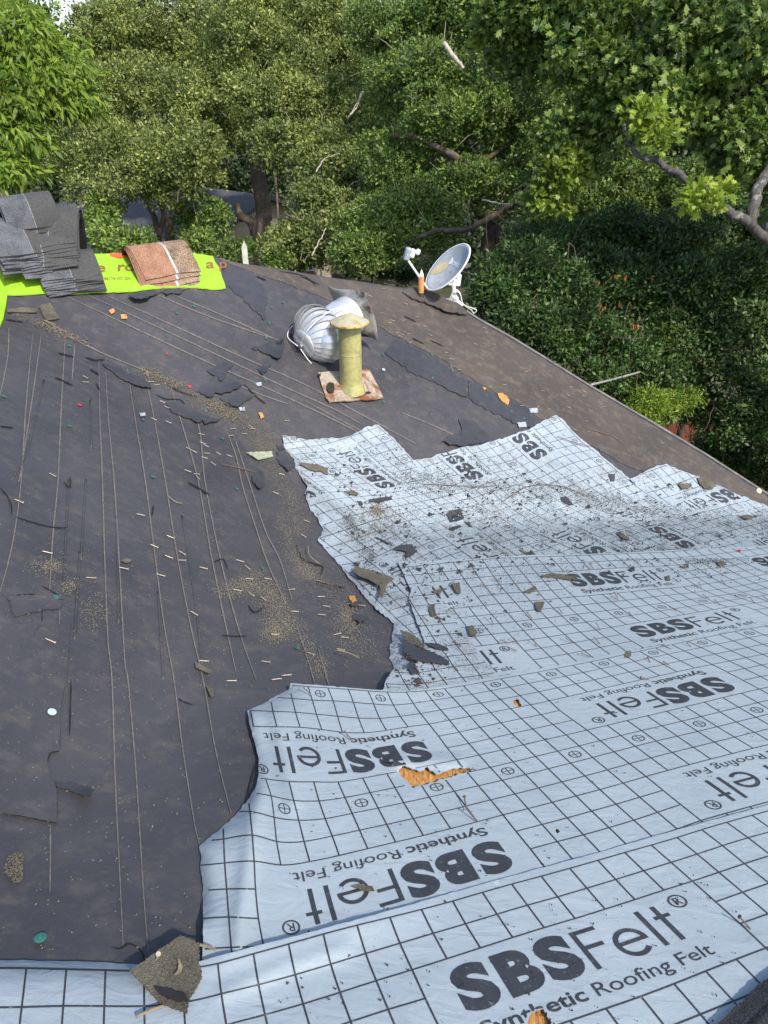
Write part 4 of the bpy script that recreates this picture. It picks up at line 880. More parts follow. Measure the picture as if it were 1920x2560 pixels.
for r_, w_ in ((0.030, 0.012), (0.016, 0.012)):
    Pn = np.stack([np.cos(a_) * r_, np.sin(a_) * r_], 1); k = len(Pn)
    LG.append((np.concatenate([Pn * (1 + w_ / r_ / 2), Pn * (1 - w_ / r_ / 2)]), [(i, i + 1, k + i + 1, k + i) for i in range(k - 1)]))
Vl = np.concatenate([q[0] for q in LG]); Fl = LG[0][1] + [tuple(i + len(LG[0][0]) for i in f) for f in LG[1][1]]
put('logo_mark', mesh(onface(-0.115, 0.080, Vl), Fl), M['white'], sd)
V, F = ring(0, 0, 0.0, 0.0); st = [(0.055 * math.cos(a) * (1 + 0.15 * math.sin(3 * a)), 0.095 * math.sin(a)) for a in np.linspace(0, 2 * math.pi, 20, endpoint=False)]
put('rust_stain', mesh(onface(-0.150, -0.030, [(x * 0.8 + y * 0.25, y) for x, y in st]) + onface(-0.150, -0.030, [(0, 0)]), [(i, (i + 1) % 20, 20) for i in range(20)]), M['dish_stain'], sd, True)
bot = dish_pt(1.02, -math.pi / 2 - 0.1); lnb = Vector(at(1021, 652, 6.40)) - ft
put('feed_arm', mesh(*tube([bot - nd * 0.02, bot + (lnb - bot) * 0.5, lnb], 0.011, 8)), M['white'], sd, True)
e = empty_b = None
xq = (lnb - bot).normalized(); up2 = Vector((0, 0, 1))
def rbox(name, c, size, mat, par, rot=None, bev=0.008):
    o = put(name, box_mesh(*size, bev), mat, par); o.location = c
    if rot is not None: o.rotation_euler = rot
    return o
rbox('receiver', lnb + Vector((-0.01, 0, 0.06)), (0.055, 0.06, 0.115), M['dishgrey'], sd, (0.1, 0.25, 0.3), 0.012)
rbox('receiver', lnb + Vector((0.035, 0, 0.065)), (0.045, 0.05, 0.08), M['white'], sd, (0.1, 0.25, 0.3), 0.012)
rbox('receiver', lnb + Vector((0.085, 0.01, 0.075)), (0.04, 0.04, 0.05), M['white'], sd, (0.1, 0.5, 0.3), 0.01)
mast = Vector((0.0, 0.0, 0.0)); top = Vector((-0.01, 0.03, 0.17))
put('mast', mesh(*tube([mast, mast + Vector((0, 0, 0.10)), top], 0.021, 12)), simple('grey_mast', (0.50, 0.51, 0.52), 0.5), sd, True)
rbox('bracket', top + Vector((0.01, 0.03, 0.04)), (0.12, 0.07, 0.11), M['white'], sd, (0, 0.1, 0.1), 0.006)
rbox('bracket', top + Vector((-0.03, 0.05, 0.07)), (0.07, 0.05, 0.06), M['white'], sd, (0, 0.5, 0.1), 0.006)
rbox('bolt', top + Vector((0.02, -0.04, 0.07)), (0.015, 0.015, 0.015), M['steel_dull'], sd, None, 0.002)
rbox('bolt', top + Vector((-0.03, -0.04, 0.03)), (0.015, 0.015, 0.015), M['steel_dull'], sd, None, 0.002)
nn = nrm(ft); rot = nn.to_track_quat('Z', 'Y').to_euler()
rbox('foot_plate', Vector((0.0, 0, 0.008)), (0.17, 0.13, 0.010), M['white'], sd, rot, 0.003)
rbox('foot_bracket', Vector((0.0, 0.0, 0.045)), (0.055, 0.075, 0.075), M['white'], sd, rot, 0.01)
for k, amp in enumerate((0.07, 0.085)):
    pts = [(-0.03 - 0.02 * k, -0.03, 0.02), (-0.01, -0.05, 0.05 + amp), (0.05, -0.04, 0.06 + amp * 0.6), (0.09, -0.03, 0.0), (0.17 + 0.05 * k, -0.01, -0.06), (0.20, 0.0, -0.10)]
    put('cable', mesh(*tube(spline(pts, 6), 0.0045, 6)), M['white'], sd, True)
# curled old felt under the dish
cf = drape('curled_felt', ragged([(1005, 728), (1040, 716), (1075, 728), (1110, 742), (1150, 760), (1172, 782), (1150, 783), (1115, 776), (1085, 762), (1060, 752), (1030, 745)], 1.0, 8, 9), M['brown'], h=0.02, hf=lambda V: 0.03 * np.clip((V[:, 1] - 735) / 40, 0, 1), step=8, skirt=0.01)
tag(cf, 'curled scrap of old brown felt under the satellite dish foot', 'felt scrap')
# rusty vent pipe by the dish
b = surf1(1052, 744); vp = empty('vent_pipe', b, 'short rusty orange vent pipe with a pale pointed tip beside the dish', 'vent pipe')
put('collar', mesh(*lathe([(0.034, -0.02), (0.030, 0.045), (0.024, 0.05)], 20)), simple('black_collar', (0.02, 0.02, 0.02), 0.7), vp, True)
put('pipe', mesh(*lathe([(0.0265, 0.03), (0.0265, 0.195), (0.022, 0.197)], 24)), M['orange_pipe'], vp, True)
put('tip', mesh(*lathe([(0.022, 0.193), (0.020, 0.215), (0.0, 0.262)], 16)), simple('pale_tip', (0.62, 0.58, 0.50), 0.7), vp, True)
# pale pointed stake behind the ridge
sp = at(615, 660, 7.6); st_ = put('wooden_stake', mesh([(x * 0.028, y * 0.012, z) for z in (-1.2, 0.17) for x, y in ((-1, -1), (1, -1), (1, 1), (-1, 1))] + [(0, -0.012, 0.235), (0, 0.012, 0.235)],
     [(0, 1, 5, 4), (1, 2, 6, 5), (2, 3, 7, 6), (3, 0, 4, 7), (4, 5, 8), (6, 7, 9), (5, 6, 9, 8), (7, 4, 8, 9)]), simple('pale_stake_wood', (0.56, 0.58, 0.46), 0.8)); st_.location = sp
tag(st_, 'pale pointed wooden stake sticking up just behind the ridge', 'stake')
# service wire from the roof edge
wp = [surf1(1478, 962), at(1530, 949, 8.0), at(1600, 930, 9.2), at(1690, 905, 11.0), at(1780, 870, 13.0)]
tag(put('service_wire', mesh(*tube(spline([tuple(q) for q in wp], 5), 0.012, 6)), simple('grey_wire', (0.30, 0.29, 0.27), 0.6), smooth=True), 'thin grey wire running from the roof edge into the shrubs', 'wire')
# small yellow lid at the right edge of the roof
lid = put('cream_tub', mesh(*lathe([(0.0, 0.03), (0.05, 0.028), (0.058, 0.015), (0.058, 0.0), (0.0, 0.0)], 20)), simple('cream_plastic', (0.72, 0.68, 0.40), 0.5), smooth=True); lid.location = surf1(1896, 1228); lid.rotation_euler = (0.9, 0.3, 0); lid.scale = (0.5, 0.5, 0.5)
tag(lid, 'small cream plastic tub on the right roof edge', 'tub')

# ------------------------------------------------------------------ loose shingle scraps
SCR = [
 ([(324, 2425), (451, 2338), (500, 2357), (497, 2400), (505, 2441), (490, 2470), (470, 2500), (468, 2532), (400, 2508)], 'shingle_scrap', 0.020, 'large torn brown shingle piece overlapping the bottom felt edge', 1.2),
 ([(886, 1415), (930, 1425), (985, 1445), (968, 1460), (960, 1480), (952, 1500), (948, 1462), (900, 1440), (884, 1430)], 'shingle_scrap', 0.012, 'long brown L-shaped shingle strip on the left felt fold', 0.8),
 ([(745, 1155), (790, 1160), (820, 1170), (820, 1186), (806, 1180), (770, 1172)], 'shingle_scrap', 0.012, 'brown shingle strip near the upper left felt corner', 0.7),
 ([(1000, 1575), (1020, 1580), (1045, 1595), (1062, 1615), (1055, 1628), (1030, 1610), (1012, 1600)], 'shingle_scrap', 0.012, 'grey-green granule chunk on top of the large dark felt scrap', 0.8),
 ([(1005, 1600), (1040, 1612), (1060, 1620), (1100, 1638), (1122, 1652), (1124, 1660), (1080, 1656), (1030, 1648), (1010, 1630)], 'dark2', 0.012, 'large black felt scrap at the left fold of the pale sheets', 0.8),
 ([(1060, 1606), (1095, 1608), (1120, 1620), (1121, 1625), (1090, 1621)], 'dark2', 0.010, 'narrow black sliver right of the large black scrap', 0.4),
 ([(1020, 1655), (1038, 1660), (1048, 1678), (1030, 1686), (1020, 1672)], 'dark2', 0.010, 'small black scrap below the large black felt scrap', 0.5),
 ([(1298, 1374), (1322, 1382), (1360, 1395), (1388, 1405), (1385, 1409), (1350, 1402), (1318, 1388)], 'shingle_scrap', 0.010, 'thin speckled shingle sliver above the upper SBSFelt logo', 0.4),
 ([(1352, 1438), (1380, 1432), (1400, 1434), (1443, 1444), (1444, 1451), (1410, 1447), (1378, 1443), (1356, 1442)], 'shingle_scrap', 0.012, 'long granule strip touching the first letter of the upper logo', 0.5),
 ([(1340, 1503), (1362, 1504), (1352, 1528), (1344, 1526), (1338, 1515)], 'shingle_scrap', 0.012, 'grey kite-shaped granule scrap left of the upper SBSFelt logo', 0.5),
 ([(1568, 1627), (1578, 1626), (1577, 1660), (1566, 1658), (1558, 1648)], 'shingle_scrap', 0.014, 'upright grey half-moon granule scrap on the felt seam', 0.4),
 ([(1072, 1513), (1086, 1510), (1090, 1538), (1080, 1540), (1072, 1526)], 'shingle_scrap', 0.012, 'tall grey granule scrap below the fragment reading elt', 0.5),
 ([(1168, 1565), (1182, 1563), (1194, 1580), (1188, 1588), (1176, 1586)], 'shingle_scrap', 0.010, 'grey granule scrap beside a circled cross mark', 0.4),
 ([(1132, 1458), (1150, 1456), (1152, 1483), (1140, 1480), (1134, 1468)], 'shingle_scrap', 0.012, 'brown stepped scrap covering the registered mark', 0.4),
 ([(1078, 1478), (1098, 1472), (1106, 1474), (1102, 1482), (1085, 1481)], 'shingle_scrap', 0.010, 'small grey wedge scrap left of the lone letter t', 0.3),
 ([(1310, 1479), (1338, 1464), (1342, 1472), (1325, 1482)], 'shingle_scrap', 0.010, 'rounded grey scrap beside the left end of the upper course', 0.5),
 ([(1330, 1086), (1380, 1082), (1383, 1090), (1352, 1095), (1338, 1092)], 'shingle_scrap', 0.012, 'tan granule strip beside the raised SBS lettering', 0.4),
 ([(1695, 1209), (1728, 1208), (1730, 1214), (1722, 1221), (1703, 1221)], 'shingle_scrap', 0.012, 'tan trapezoid granule scrap on the rightmost felt strip', 0.4),
 ([(1743, 1193), (1780, 1196), (1788, 1212), (1782, 1222), (1760, 1220), (1748, 1206)], 'shingle_scrap', 0.012, 'tan granule slab beside the upside-down lettering near the roof edge', 0.5),
 ([(1540, 1330), (1558, 1333), (1572, 1345), (1574, 1350), (1556, 1345)], 'shingle_scrap', 0.010, 'tan triangular scrap between the two strips of lettering', 0.4),
 ([(615, 1130), (680, 1128), (683, 1140), (645, 1148)], 'scrap_green', 0.010, 'pale green granule shingle piece on the dark underlayment', 0.5),
 ([(1115, 1285), (1125, 1276), (1150, 1271), (1160, 1275), (1152, 1280), (1161, 1295), (1140, 1304), (1124, 1306)], 'dark2', 0.012, 'black hooked felt scrap in the middle of the left strip', 0.5),
 ([(983, 1372), (1000, 1362), (1030, 1360), (1038, 1372), (1036, 1384), (1015, 1394), (1016, 1378)], 'dark2', 0.012, 'black arched felt scrap above the left fold', 0.5),
 ([(921, 1249), (950, 1243), (978, 1242), (980, 1247), (960, 1252), (925, 1254)], 'dark2', 0.010, 'long black oval felt scrap below the letters SBS', 0.5),
 ([(1402, 1243), (1415, 1240), (1435, 1262), (1418, 1260), (1405, 1252)], 'dark2', 0.010, 'black pointed scrap near the valley twigs', 0.4),
 ([(1521, 1186), (1538, 1184), (1536, 1202), (1528, 1202)], 'dark2', 0.010, 'small black square scrap near the right edge of the middle strip', 0.3),
 ([(860, 1228), (880, 1224), (896, 1232), (894, 1238), (870, 1234)], 'shingle_scrap', 0.010, 'brown mossy scrap below the upper left lettering', 0.4),
 ([(1120, 1322), (1150, 1312), (1154, 1316), (1132, 1326)], 'dark2', 0.008, 'small black sliver under the hooked felt scrap', 0.3),
 ([(1160, 1303), (1172, 1308), (1184, 1319), (1172, 1317)], 'dark2', 0.008, 'small bent black strip right of the hooked felt scrap', 0.3),
 ([(939, 1342), (960, 1350), (980, 1361), (968, 1359)], 'dark2', 0.008, 'thin black sliver pointing at the arched felt scrap', 0.3),
 ([(893, 1252), (906, 1254), (907, 1262), (900, 1262)], 'dark2', 0.008, 'tiny black square left of the long oval scrap', 0.2),
 ([(18, 772), (55, 768), (92, 770), (92, 780), (40, 779), (18, 778)], 'shingle_scrap', 0.012, 'flat brown scrap below the ridge stack', 0.4),
 ([(98, 764), (125, 756), (148, 795), (118, 800), (108, 790)], 'shingle_scrap', 0.016, 'bent brown shingle corner below the ridge stack', 0.4),
 ([(880, 2215), (905, 2209), (932, 2216), (936, 2226), (905, 2224)], 'shingle_scrap', 0.010, 'small speckled scrap on the upside-down letter e', 0.4),
 ([(486, 1655), (510, 1664), (532, 1678), (520, 1682), (490, 1668)], 'shingle_scrap', 0.010, 'greyish granule sliver among nails on the dark plane', 0.4),
 ([(516, 1715), (530, 1712), (534, 1738), (526, 1740)], 'shingle_scrap', 0.008, 'small upright grey sliver on the lower dark plane', 0.3),
 ([(302, 1400), (318, 1395), (330, 1400), (316, 1406)], 'shingle_scrap', 0.010, 'small tan wood chip beside a chalk line', 0.2),
 ([(1850, 1290), (1870, 1286), (1890, 1293), (1868, 1298)], 'shingle_scrap', 0.008, 'small dark scrap near the right end of the strips', 0.3),
 ([(1790, 1405), (1808, 1402), (1815, 1410), (1798, 1414)], 'shingle_scrap', 0.008, 'small grey scrap right of the upper logo', 0.3),
 ([(1702, 1416), (1720, 1408), (1722, 1414), (1712, 1419)], 'shingle_scrap', 0.008, 'grey rounded scrap above the registered mark of the upper logo', 0.3),
 ([(1664, 1440), (1674, 1438), (1676, 1450), (1666, 1450)], 'shingle_scrap', 0.010, 'small dark triangular scrap at the end of the upper logo', 0.2),
 ([(1570, 1424), (1584, 1414), (1588, 1424), (1580, 1428)], 'dark2', 0.012, 'small black triangle above the upper logo', 0.2)]
M['scrap_green'] = granular('green_granules', [(0.0, (0.10, 0.13, 0.07)), (0.5, (0.27, 0.30, 0.20)), (1.0, (0.42, 0.44, 0.32))], 230)
def felt_h(y): return 0.068 if y > 2200 else (0.060 if y > 1700 else 0.048)
for i, (pl_, mt, th, lb, am) in enumerate(SCR):
    A_ = np.array(pl_, float); c = A_.mean(0)
    onfelt = (c[0] > 720 and c[1] > 1100) or c[1] > 2150
    h0 = (0.016 if not onfelt else 0.068 if c[1] > 2300 else 0.060 if c[1] > 1700 else 0.056 if c[0] < 1250 else 0.050)
    if c[1] < 1400 and onfelt: h0 = 0.044 if c[0] < 1130 else 0.034
    s = np.array([np.cos(i * 1.7), np.sin(i * 1.7)]); R = np.abs((A_ - c) @ s).max() + 1
    o = drape('shingle_scrap' if 'scrap' in mt else 'felt_scrap', ragged(pl_, am, 4.5, 100 + i), M[mt], h=h0 + th * 0.1, hf=lambda V, c=c, s=s, R=R, th=th: th * 0.7 * np.clip(((V - c) @ s) / R, 0, 1) ** 1.5, step=8, skirt=0.005)
    tag(o, lb, 'shingle scrap' if 'scrap' in mt else 'felt scrap', 'loose scraps lying on the roof')
sc0 = bpy.data.objects['shingle_scrap']
t = drape('tan_streak', ragged([(443, 2395), (450, 2398), (455, 2412), (454, 2424), (446, 2433), (434, 2437), (444, 2425), (447, 2410)], 0.6, 5, 4), M['straw'], h=0.082, step=6, skirt=0.003); t.parent = sc0
t = drape('tar_smear', ragged([(385, 2468), (420, 2470), (465, 2485), (474, 2500), (440, 2502), (405, 2488)], 1.2, 6, 5), M['tar'], h=0.080, step=8, skirt=0.003); t.parent = sc0
M['black_gran'] = granular('black_granules', [(0.0, (0.006, 0.006, 0.008)), (0.6, (0.017, 0.017, 0.021)), (1.0, (0.06, 0.06, 0.065))], 300)
# black roll / shingle edge at the lower right corner
bk = drape('black_shingle', ragged([(1788, 2575), (1800, 2552), (1843, 2512), (1885, 2473), (1905, 2455), (1930, 2436), (2000, 2400), (2040, 2600), (1900, 2640)], 1.6, 6, 6), M['black_gran'], h=0.078, hf=lambda V: 0.014 * np.clip((V[:, 0] + V[:, 1] - 4360) / 60, 0, 1) + 0.010 * np.clip((V[:, 0] + V[:, 1] - 4430) / 14, 0, 1), step=9, skirt=0.02)
tag(bk, 'black granular shingle edge in the bottom right corner', 'shingle')
# orange wood flakes
for i, (pl_, lb) in enumerate([([(1244, 983), (1255, 982), (1266, 988), (1274, 1000), (1270, 1012), (1258, 1004), (1248, 994)], 'large orange wood flake near the brown slope edge'), ([(272, 776), (284, 770), (288, 778), (278, 784)], 'small orange flake left of the twin orange flakes'), ([(301, 786), (316, 785), (318, 795), (303, 796)], 'square orange flake below the brown shingles'),
        ([(646, 1032), (654, 1030), (660, 1042), (652, 1046)], 'pale orange leaf on the debris line'), ([(872, 1490), (886, 1488), (892, 1500), (880, 1506)], 'orange dead leaf near the torn felt edge'), ([(1206, 968), (1216, 970), (1212, 975)], 'tiny orange flake left of the large flake')]):
    o = drape('wood_flake', ragged(pl_, 0.6, 4, 50 + i), M['wood_deck'], h=0.016, step=6, skirt=0.005); tag(o, lb, 'flake')
for i, (x, y, s_, lb) in enumerate([(605, 1022, 8, 'clear plastic bit beside the straw debris'), (647, 960, 8, 'clear plastic bit beside a green cap right of the torn flaps'), (356, 1036, 8, 'clear plastic bit above a green cap on the left plane'), (1334, 1026, 11, 'crumpled clear plastic bit near the tip of the middle strip'), (1305, 1062, 12, 'thin white plastic strip left of the middle strip tip')]):
    o = drape('plastic_bit', ragged([(x - s_, y - s_ * .5), (x + s_ * .8, y - s_ * .6), (x + s_, y + s_ * .4), (x - s_ * .6, y + s_ * .5)], 0.6, 4, 70 + i), M['foil'], h=0.016, hf=lambda V: 0.006 * np.sin(V[:, 0] * 0.8), step=5, skirt=0.004); tag(o, lb, 'plastic bit')

# ------------------------------------------------------------------ nails and cap nails
def orient(p, ang, tilt=0.0):
    n = nrm(p); t = Vector((math.cos(ang), math.sin(ang), 0)); t = (t - n * t.dot(n)).normalized(); b_ = n.cross(t)
    m = Matrix((t, b_, n)).transposed().to_4x4(); return m
def nail_mesh(L):
    return mesh(*join([tube([(-L / 2, 0, 0.003), (-L / 2 + 0.006, 0, 0.0035), (L / 2, 0, 0.005)], [0.0006, 0.0021, 0.0021], 6), tube([(L / 2, 0, 0.005), (L / 2 + 0.0016, 0, 0.005)], 0.0055, 10)]))
NM = nail_mesh(0.038); NM.materials.append(M['nail']); ND = nail_mesh(0.044); ND.materials.append(M['nail_dark'])
NL = [(46, 1254), (350, 1288), (424, 1343), (384, 1366), (454, 1383), (420, 1393), (453, 1402), (308, 1422), (226, 1446), (400, 1439), (507, 1421), (598, 1403), (617, 1419), (621, 1448), (668, 1448), (593, 1477), (627, 1486), (657, 1497), (483, 1534), (124, 1603), (116, 1382), (686, 1588), (508, 1654), (663, 1656), (577, 1704), (715, 1690),
      (212, 943), (212, 956), (376, 955), (391, 963), (405, 1005), (415, 1018), (383, 1048), (420, 1056), (502, 1086), (505, 1108), (514, 1115), (470, 1122), (484, 1129), (516, 1134), (545, 1134), (572, 1140), (510, 1145), (532, 1160), (468, 1178), (490, 1186), (493, 1194), (688, 1233), (703, 1186), (130, 1188), (582, 1072), (630, 1072), (626, 1066), (577, 1089), (610, 1085), (720, 1130), (728, 1110), (716, 1052), (765, 1303), (758, 1340), (802, 1493), (815, 1517), (803, 1538), (876, 1512), (903, 1515), (860, 1595), (842, 1587), (775, 1635), (850, 1625), (735, 1530), (728, 1475), (690, 1700)]
BRP = np.array(BR)
g2 = np.random.default_rng(21); cand = np.stack([g2.uniform(600, 1700, 400), g2.uniform(680, 1200, 400)], 1)
cand = [tuple(c) for c in cand[inside(cand, BRP)]][:48]
for x, y in NL + cand:
    far = y < 1230; p = surf1(x, y, 0.008)
    o = bpy.data.objects.new('nail', NM); COL.objects.link(o)
    o.matrix_world = Matrix.Translation(p) @ orient(p, random.gauss(0.15, 0.38))
    if (x, y) in NL: tag(o, 'loose tan roofing nail lying on the blue-black underlayment', 'nail', 'tan nails on the dark underlayment')
    else: tag(o, 'loose tan roofing nail lying on the brown dusty slope', 'nail', 'tan nails on the brown slope')
NF = [(1337, 1610), (1423, 1603), (1492, 1603), (1290, 1605), (1495, 1568), (1400, 1528), (1323, 1540), (1536, 1497), (1540, 1490), (1578, 1540), (1683, 1524), (1738, 1468), (1750, 1465), (1808, 1457), (1765, 1493), (1793, 1508), (1843, 1493), (1880, 1502), (1915, 1498), (1668, 1620), (1725, 1617), (1623, 1655), (1669, 1663), (1613, 1699), (1690, 1452), (1465, 1640), (1282, 1625), (1163, 2010), (1177, 2040), (1860, 2310), (768, 1731), (871, 1843), (1262, 1606), (1145, 1612), (1140, 1673), (1045, 1680), (1065, 1550), (1090, 1545), (1130, 1532), (1172, 1500), (1210, 1465), (1244, 1452), (1480, 1420), (1230, 1555)]
for x, y in NF:
    p = surf1(x, y, felt_h(y) + 0.003); o = bpy.data.objects.new('nail', ND); COL.objects.link(o)
    o.matrix_world = Matrix.Translation(p) @ orient(p, random.gauss(2.35, 0.5)) @ Matrix.Rotation(random.uniform(-0.7, -0.1), 4, 'Y')
    tag(o, 'loose rusty nail lying on the pale printed felt', 'nail', 'rusty nails on the pale felt')
p = surf1(397, 2395, 0.075); o = put('nail', NM.copy()); o.matrix_world = Matrix.Translation(p) @ Matrix.Rotation(-1.2, 4, 'Y') @ Matrix.Rotation(0.4, 4, 'X')
tag(o, 'tan nail standing upright against the large torn shingle piece', 'nail')
capm = mesh(*lathe([(0.0, 0.006), (0.004, 0.0065), (0.005, 0.0035), (0.010, 0.003), (0.0125, 0.002), (0.0125, 0.0)], 16))
CAPG = [(657, 1420), (141, 1492), (592, 1222), (9, 991), (174, 1065), (383, 1192), (358, 1049), (443, 782), (419, 840), (486, 765), (679, 769), (666, 845), (638, 959), (663, 949), (174, 864), (673, 807), (707, 756), (515, 1026), (556, 1096), (959, 887), (1082, 944), (960, 1005), (1080, 887), (1278, 1027), (1311, 1045), (1502, 1126), (744, 1620), (650, 1140)]
cg = capm.copy(); cg.materials.append(M['cap_green']); cr = capm.copy(); cr.materials.append(M['cap_red']); cp = capm.copy(); cp.materials.append(M['cap_pale'])
def cap(x, y, me, label, group=None, s=1.0, h=0.007):
    p = surf1(x, y, h); o = put('cap_nail', me); o.matrix_world = Matrix.Translation(p) @ orient(p, random.uniform(0, 6)) @ Matrix.Scale(s, 4)
    tag(o, label, 'cap nail', group)
for x, y in CAPG: cap(x, y, cg, 'small green plastic cap nail fixing the dark underlayment', 'green cap nails in the dark underlayment', 0.95)
cap(101, 2345, cg, 'nearest green plastic cap nail, close above the bottom felt edge', s=1.1)
cap(130, 1780, cp, 'pale teal plastic cap nail on the lower left overlap sheet', s=1.1, h=0.013)
cap(959, 924, cp, 'whitish cap nail just right of the yellow flue pipe', s=1.1)
cap(199, 1012, cr, 'red plastic cap nail on the left dark plane', h=0.007)
cap(474, 966, cr, 'red plastic cap nail beside the torn flaps', h=0.007)
cap(417, 884, cr, 'tiny red plastic cap nail between the long chalk lines', s=0.6)
cap(728, 831, cr, 'red plastic cap left of the turbine vent', s=0.9, h=0.02)
cap(1850, 1376, cr, 'red plastic cap on the pale felt at far right', s=1.3, h=0.056)
# straw-like twigs
TW = [([(140, 812), (110, 800), (160, 828)], 1), ([(420, 1240), (440, 1255), (456, 1258)], 1), ([(770, 1365), (775, 1390), (800, 1410)], 1), ([(843, 1625), (870, 1632), (900, 1645)], 1), ([(790, 1450), (830, 1462), (845, 1472)], 0), ([(555, 1160), (600, 1170), (640, 1180)], 0),
      ([(1255, 1255), (1320, 1216), (1400, 1215), (1480, 1245)], 0), ([(1060, 1130 + 80), (1200, 1216), (1230, 1214)], 0), ([(340, 2542), (385, 2522), (412, 2515)], 1), ([(500, 2362), (525, 2368), (540, 2376)], 1), ([(1393, 1090), (1440, 1108), (1478, 1116)], 0), ([(1480, 1075), (1530, 1090), (1560, 1110)], 0)]
for i, (l, kx) in enumerate(TW):
    onf = l[0][0] > 730 and l[0][1] > 1080 or l[0][1] > 2350
    P = surf(np.array(spline(l, 5)), 0.075 if l[0][1] > 2300 else (0.042 if onf else 0.012))
    o = put('twig', mesh(*tube(P, [0.003] * (len(P) - 1) + [0.001], 6)), M['straw'] if kx else M['nail_dark'])
    tag(o, ['thin straw-coloured twig below the ridge stack', 'forked pale twig on the middle of the dark plane', 'curved pale twig left of the torn felt edge', 'long pale splinter above the torn felt corner', 'dark splinter beside the felt edge', 'thin dark twig near the green scrap', 'long dark twig lying in the felt valley', 'dark twig across the middle strip', 'pale forked twig under the large torn shingle piece', 'pale twig behind the large torn shingle piece', 'long stem trailing from the tan granule strip', 'short dark stem on the brown slope by the strip tip'][i], 'twig')

# ------------------------------------------------------------------ granules and litter (nobody could count them)
def scatter(name, pts_px, size, mat, h, label, jit=0.5, flat=0.6):
    P = surf(np.array(pts_px), h); n = len(P)
    s = size * rng.uniform(0.5, 1.5, n)[:, None]
    T = np.array([[1, 0, -.5], [-.5, .87, -.5], [-.5, -.87, -.5], [0, 0, 0.8]]); q = rng.normal(size=(n, 3, 3)); 
    d = rng.uniform(0, 6.28, n); c_, s_ = np.cos(d), np.sin(d)
    base_ = T[None] * s[:, :, None] * np.array([1, 1, flat]) * (1 + 0.4 * rng.normal(size=(n, 4, 1)).clip(-1, 1))
    X = base_.copy(); X[:, :, 0] = base_[:, :, 0] * c_[:, None] - base_[:, :, 1] * s_[:, None]; X[:, :, 1] = base_[:, :, 0] * s_[:, None] + base_[:, :, 1] * c_[:, None]
    X += P[:, None]; X[:, :, 2] += size * 0.3
    F = np.array([[0, 1, 3], [1, 2, 3], [2, 0, 3]]); tri_ = X[:, F].reshape(-1, 3)
    o = quads_np(tri_, name, mat, None, 3); tag(o, label, None, None, 'stuff'); return o
def along(line, n, w):
    pts = np.array(spline(line, 10)); k = rng.integers(0, len(pts), n); return pts[k] + rng.normal(0, w, (n, 2)) * np.array([1, 0.6])
def blob(x, y, rx, ry, n): return np.stack([rng.normal(x, rx, n), rng.normal(y, ry, n)], 1)
Gp = np.concatenate([along([(30, 778), (120, 818), (165, 840)], 500, 7), along([(350, 925), (420, 950), (480, 985), (520, 1010)], 900, 14), along([(530, 1010), (600, 1045), (660, 1085), (690, 1130)], 2200, 26), along([(640, 1100), (690, 1180), (730, 1250), (750, 1330)], 1300, 16), along([(700, 1290), (740, 1400), (780, 1440)], 900, 14), along([(560, 1480), (620, 1460), (680, 1500), (700, 1560), (690, 1590)], 1600, 20), along([(640, 1430), (700, 1500), (760, 1600), (810, 1680)], 700, 14),
     blob(125, 1415, 22, 10, 180), blob(175, 1460, 10, 8, 70), blob(240, 1530, 22, 26, 120), blob(870, 1540, 18, 30, 600), blob(830, 1470, 40, 30, 500), blob(900, 1600, 40, 30, 400), blob(760, 1010, 90, 40, 500), blob(660, 900, 70, 40, 400), blob(900, 1000, 120, 50, 700), blob(1120, 1030, 90, 40, 500), blob(430, 770, 60, 12, 150), blob(400, 1100, 260, 200, 900), blob(350, 1500, 260, 200, 700), blob(300, 2000, 200, 260, 260), blob(1000, 830, 160, 70, 700), blob(1250, 950, 120, 60, 500)])
def on_dark(P):
    k = (P[:, 0] > -10) & (P[:, 0] < 1900) & (P[:, 1] > 745)
    for q in (S2P, S3P, TOP1, TOP2, S3B): k &= ~inside(P, q)
    return P[k & (P[:, 1] < 2395)]
scatter('loose_granules', on_dark(np.concatenate([Gp, Gp + rng.normal(0, 5, Gp.shape), Gp[:9000] + rng.normal(0, 9, Gp[:9000].shape)])), 0.0019, M['granule'], 0.006, 'tan and grey shingle granules washed over the dark underlayment')
w_ = np.stack([rng.uniform(8, 58, 700), rng.uniform(2122, 2206, 700)], 1); wp_ = [(20, 2140), (58, 2124), (57, 2200), (40, 2208), (14, 2185), (10, 2165)]
o = scatter('granule_patch', w_[inside(w_, wp_)], 0.0022, M['shingle_scrap'], 0.006, 'patch of greenish granules at the lower left edge')
Gd = np.concatenate([along([(1000, 1200), (1200, 1216), (1400, 1225), (1560, 1260)], 2600, 22), along([(1500, 1260), (1640, 1280), (1800, 1290), (1940, 1300)], 2600, 24), along([(1560, 1385), (1700, 1385), (1800, 1400), (1920, 1372)], 1500, 14), along([(870, 1290), (890, 1340), (930, 1400)], 700, 8), blob(960, 1310, 50, 26, 900), blob(1120, 1180, 160, 60, 2200), blob(1300, 1290, 160, 60, 2600), blob(1500, 1340, 160, 40, 1800), blob(1700, 1320, 140, 40, 1600), blob(1300, 1430, 120, 40, 1200), blob(1080, 1450, 90, 60, 800), blob(900, 1150, 60, 30, 500), blob(1260, 1480, 80, 60, 500), blob(1050, 1640, 60, 30, 500), blob(1500, 1700, 400, 260, 300), blob(900, 2000, 300, 200, 120), blob(800, 2450, 500, 100, 150), blob(1600, 2300, 250, 150, 120)])
def on_felt(P):
    k = np.zeros(len(P), bool)
    for q in (S2P, S3P, TOP1, TOP2, TOP3, S1P): k |= inside(P, q)
    for q in (HOLE2,): k &= ~inside(P, q)
    return P[k & (P[:, 0] > 690) & (P[:, 0] < 1935)]
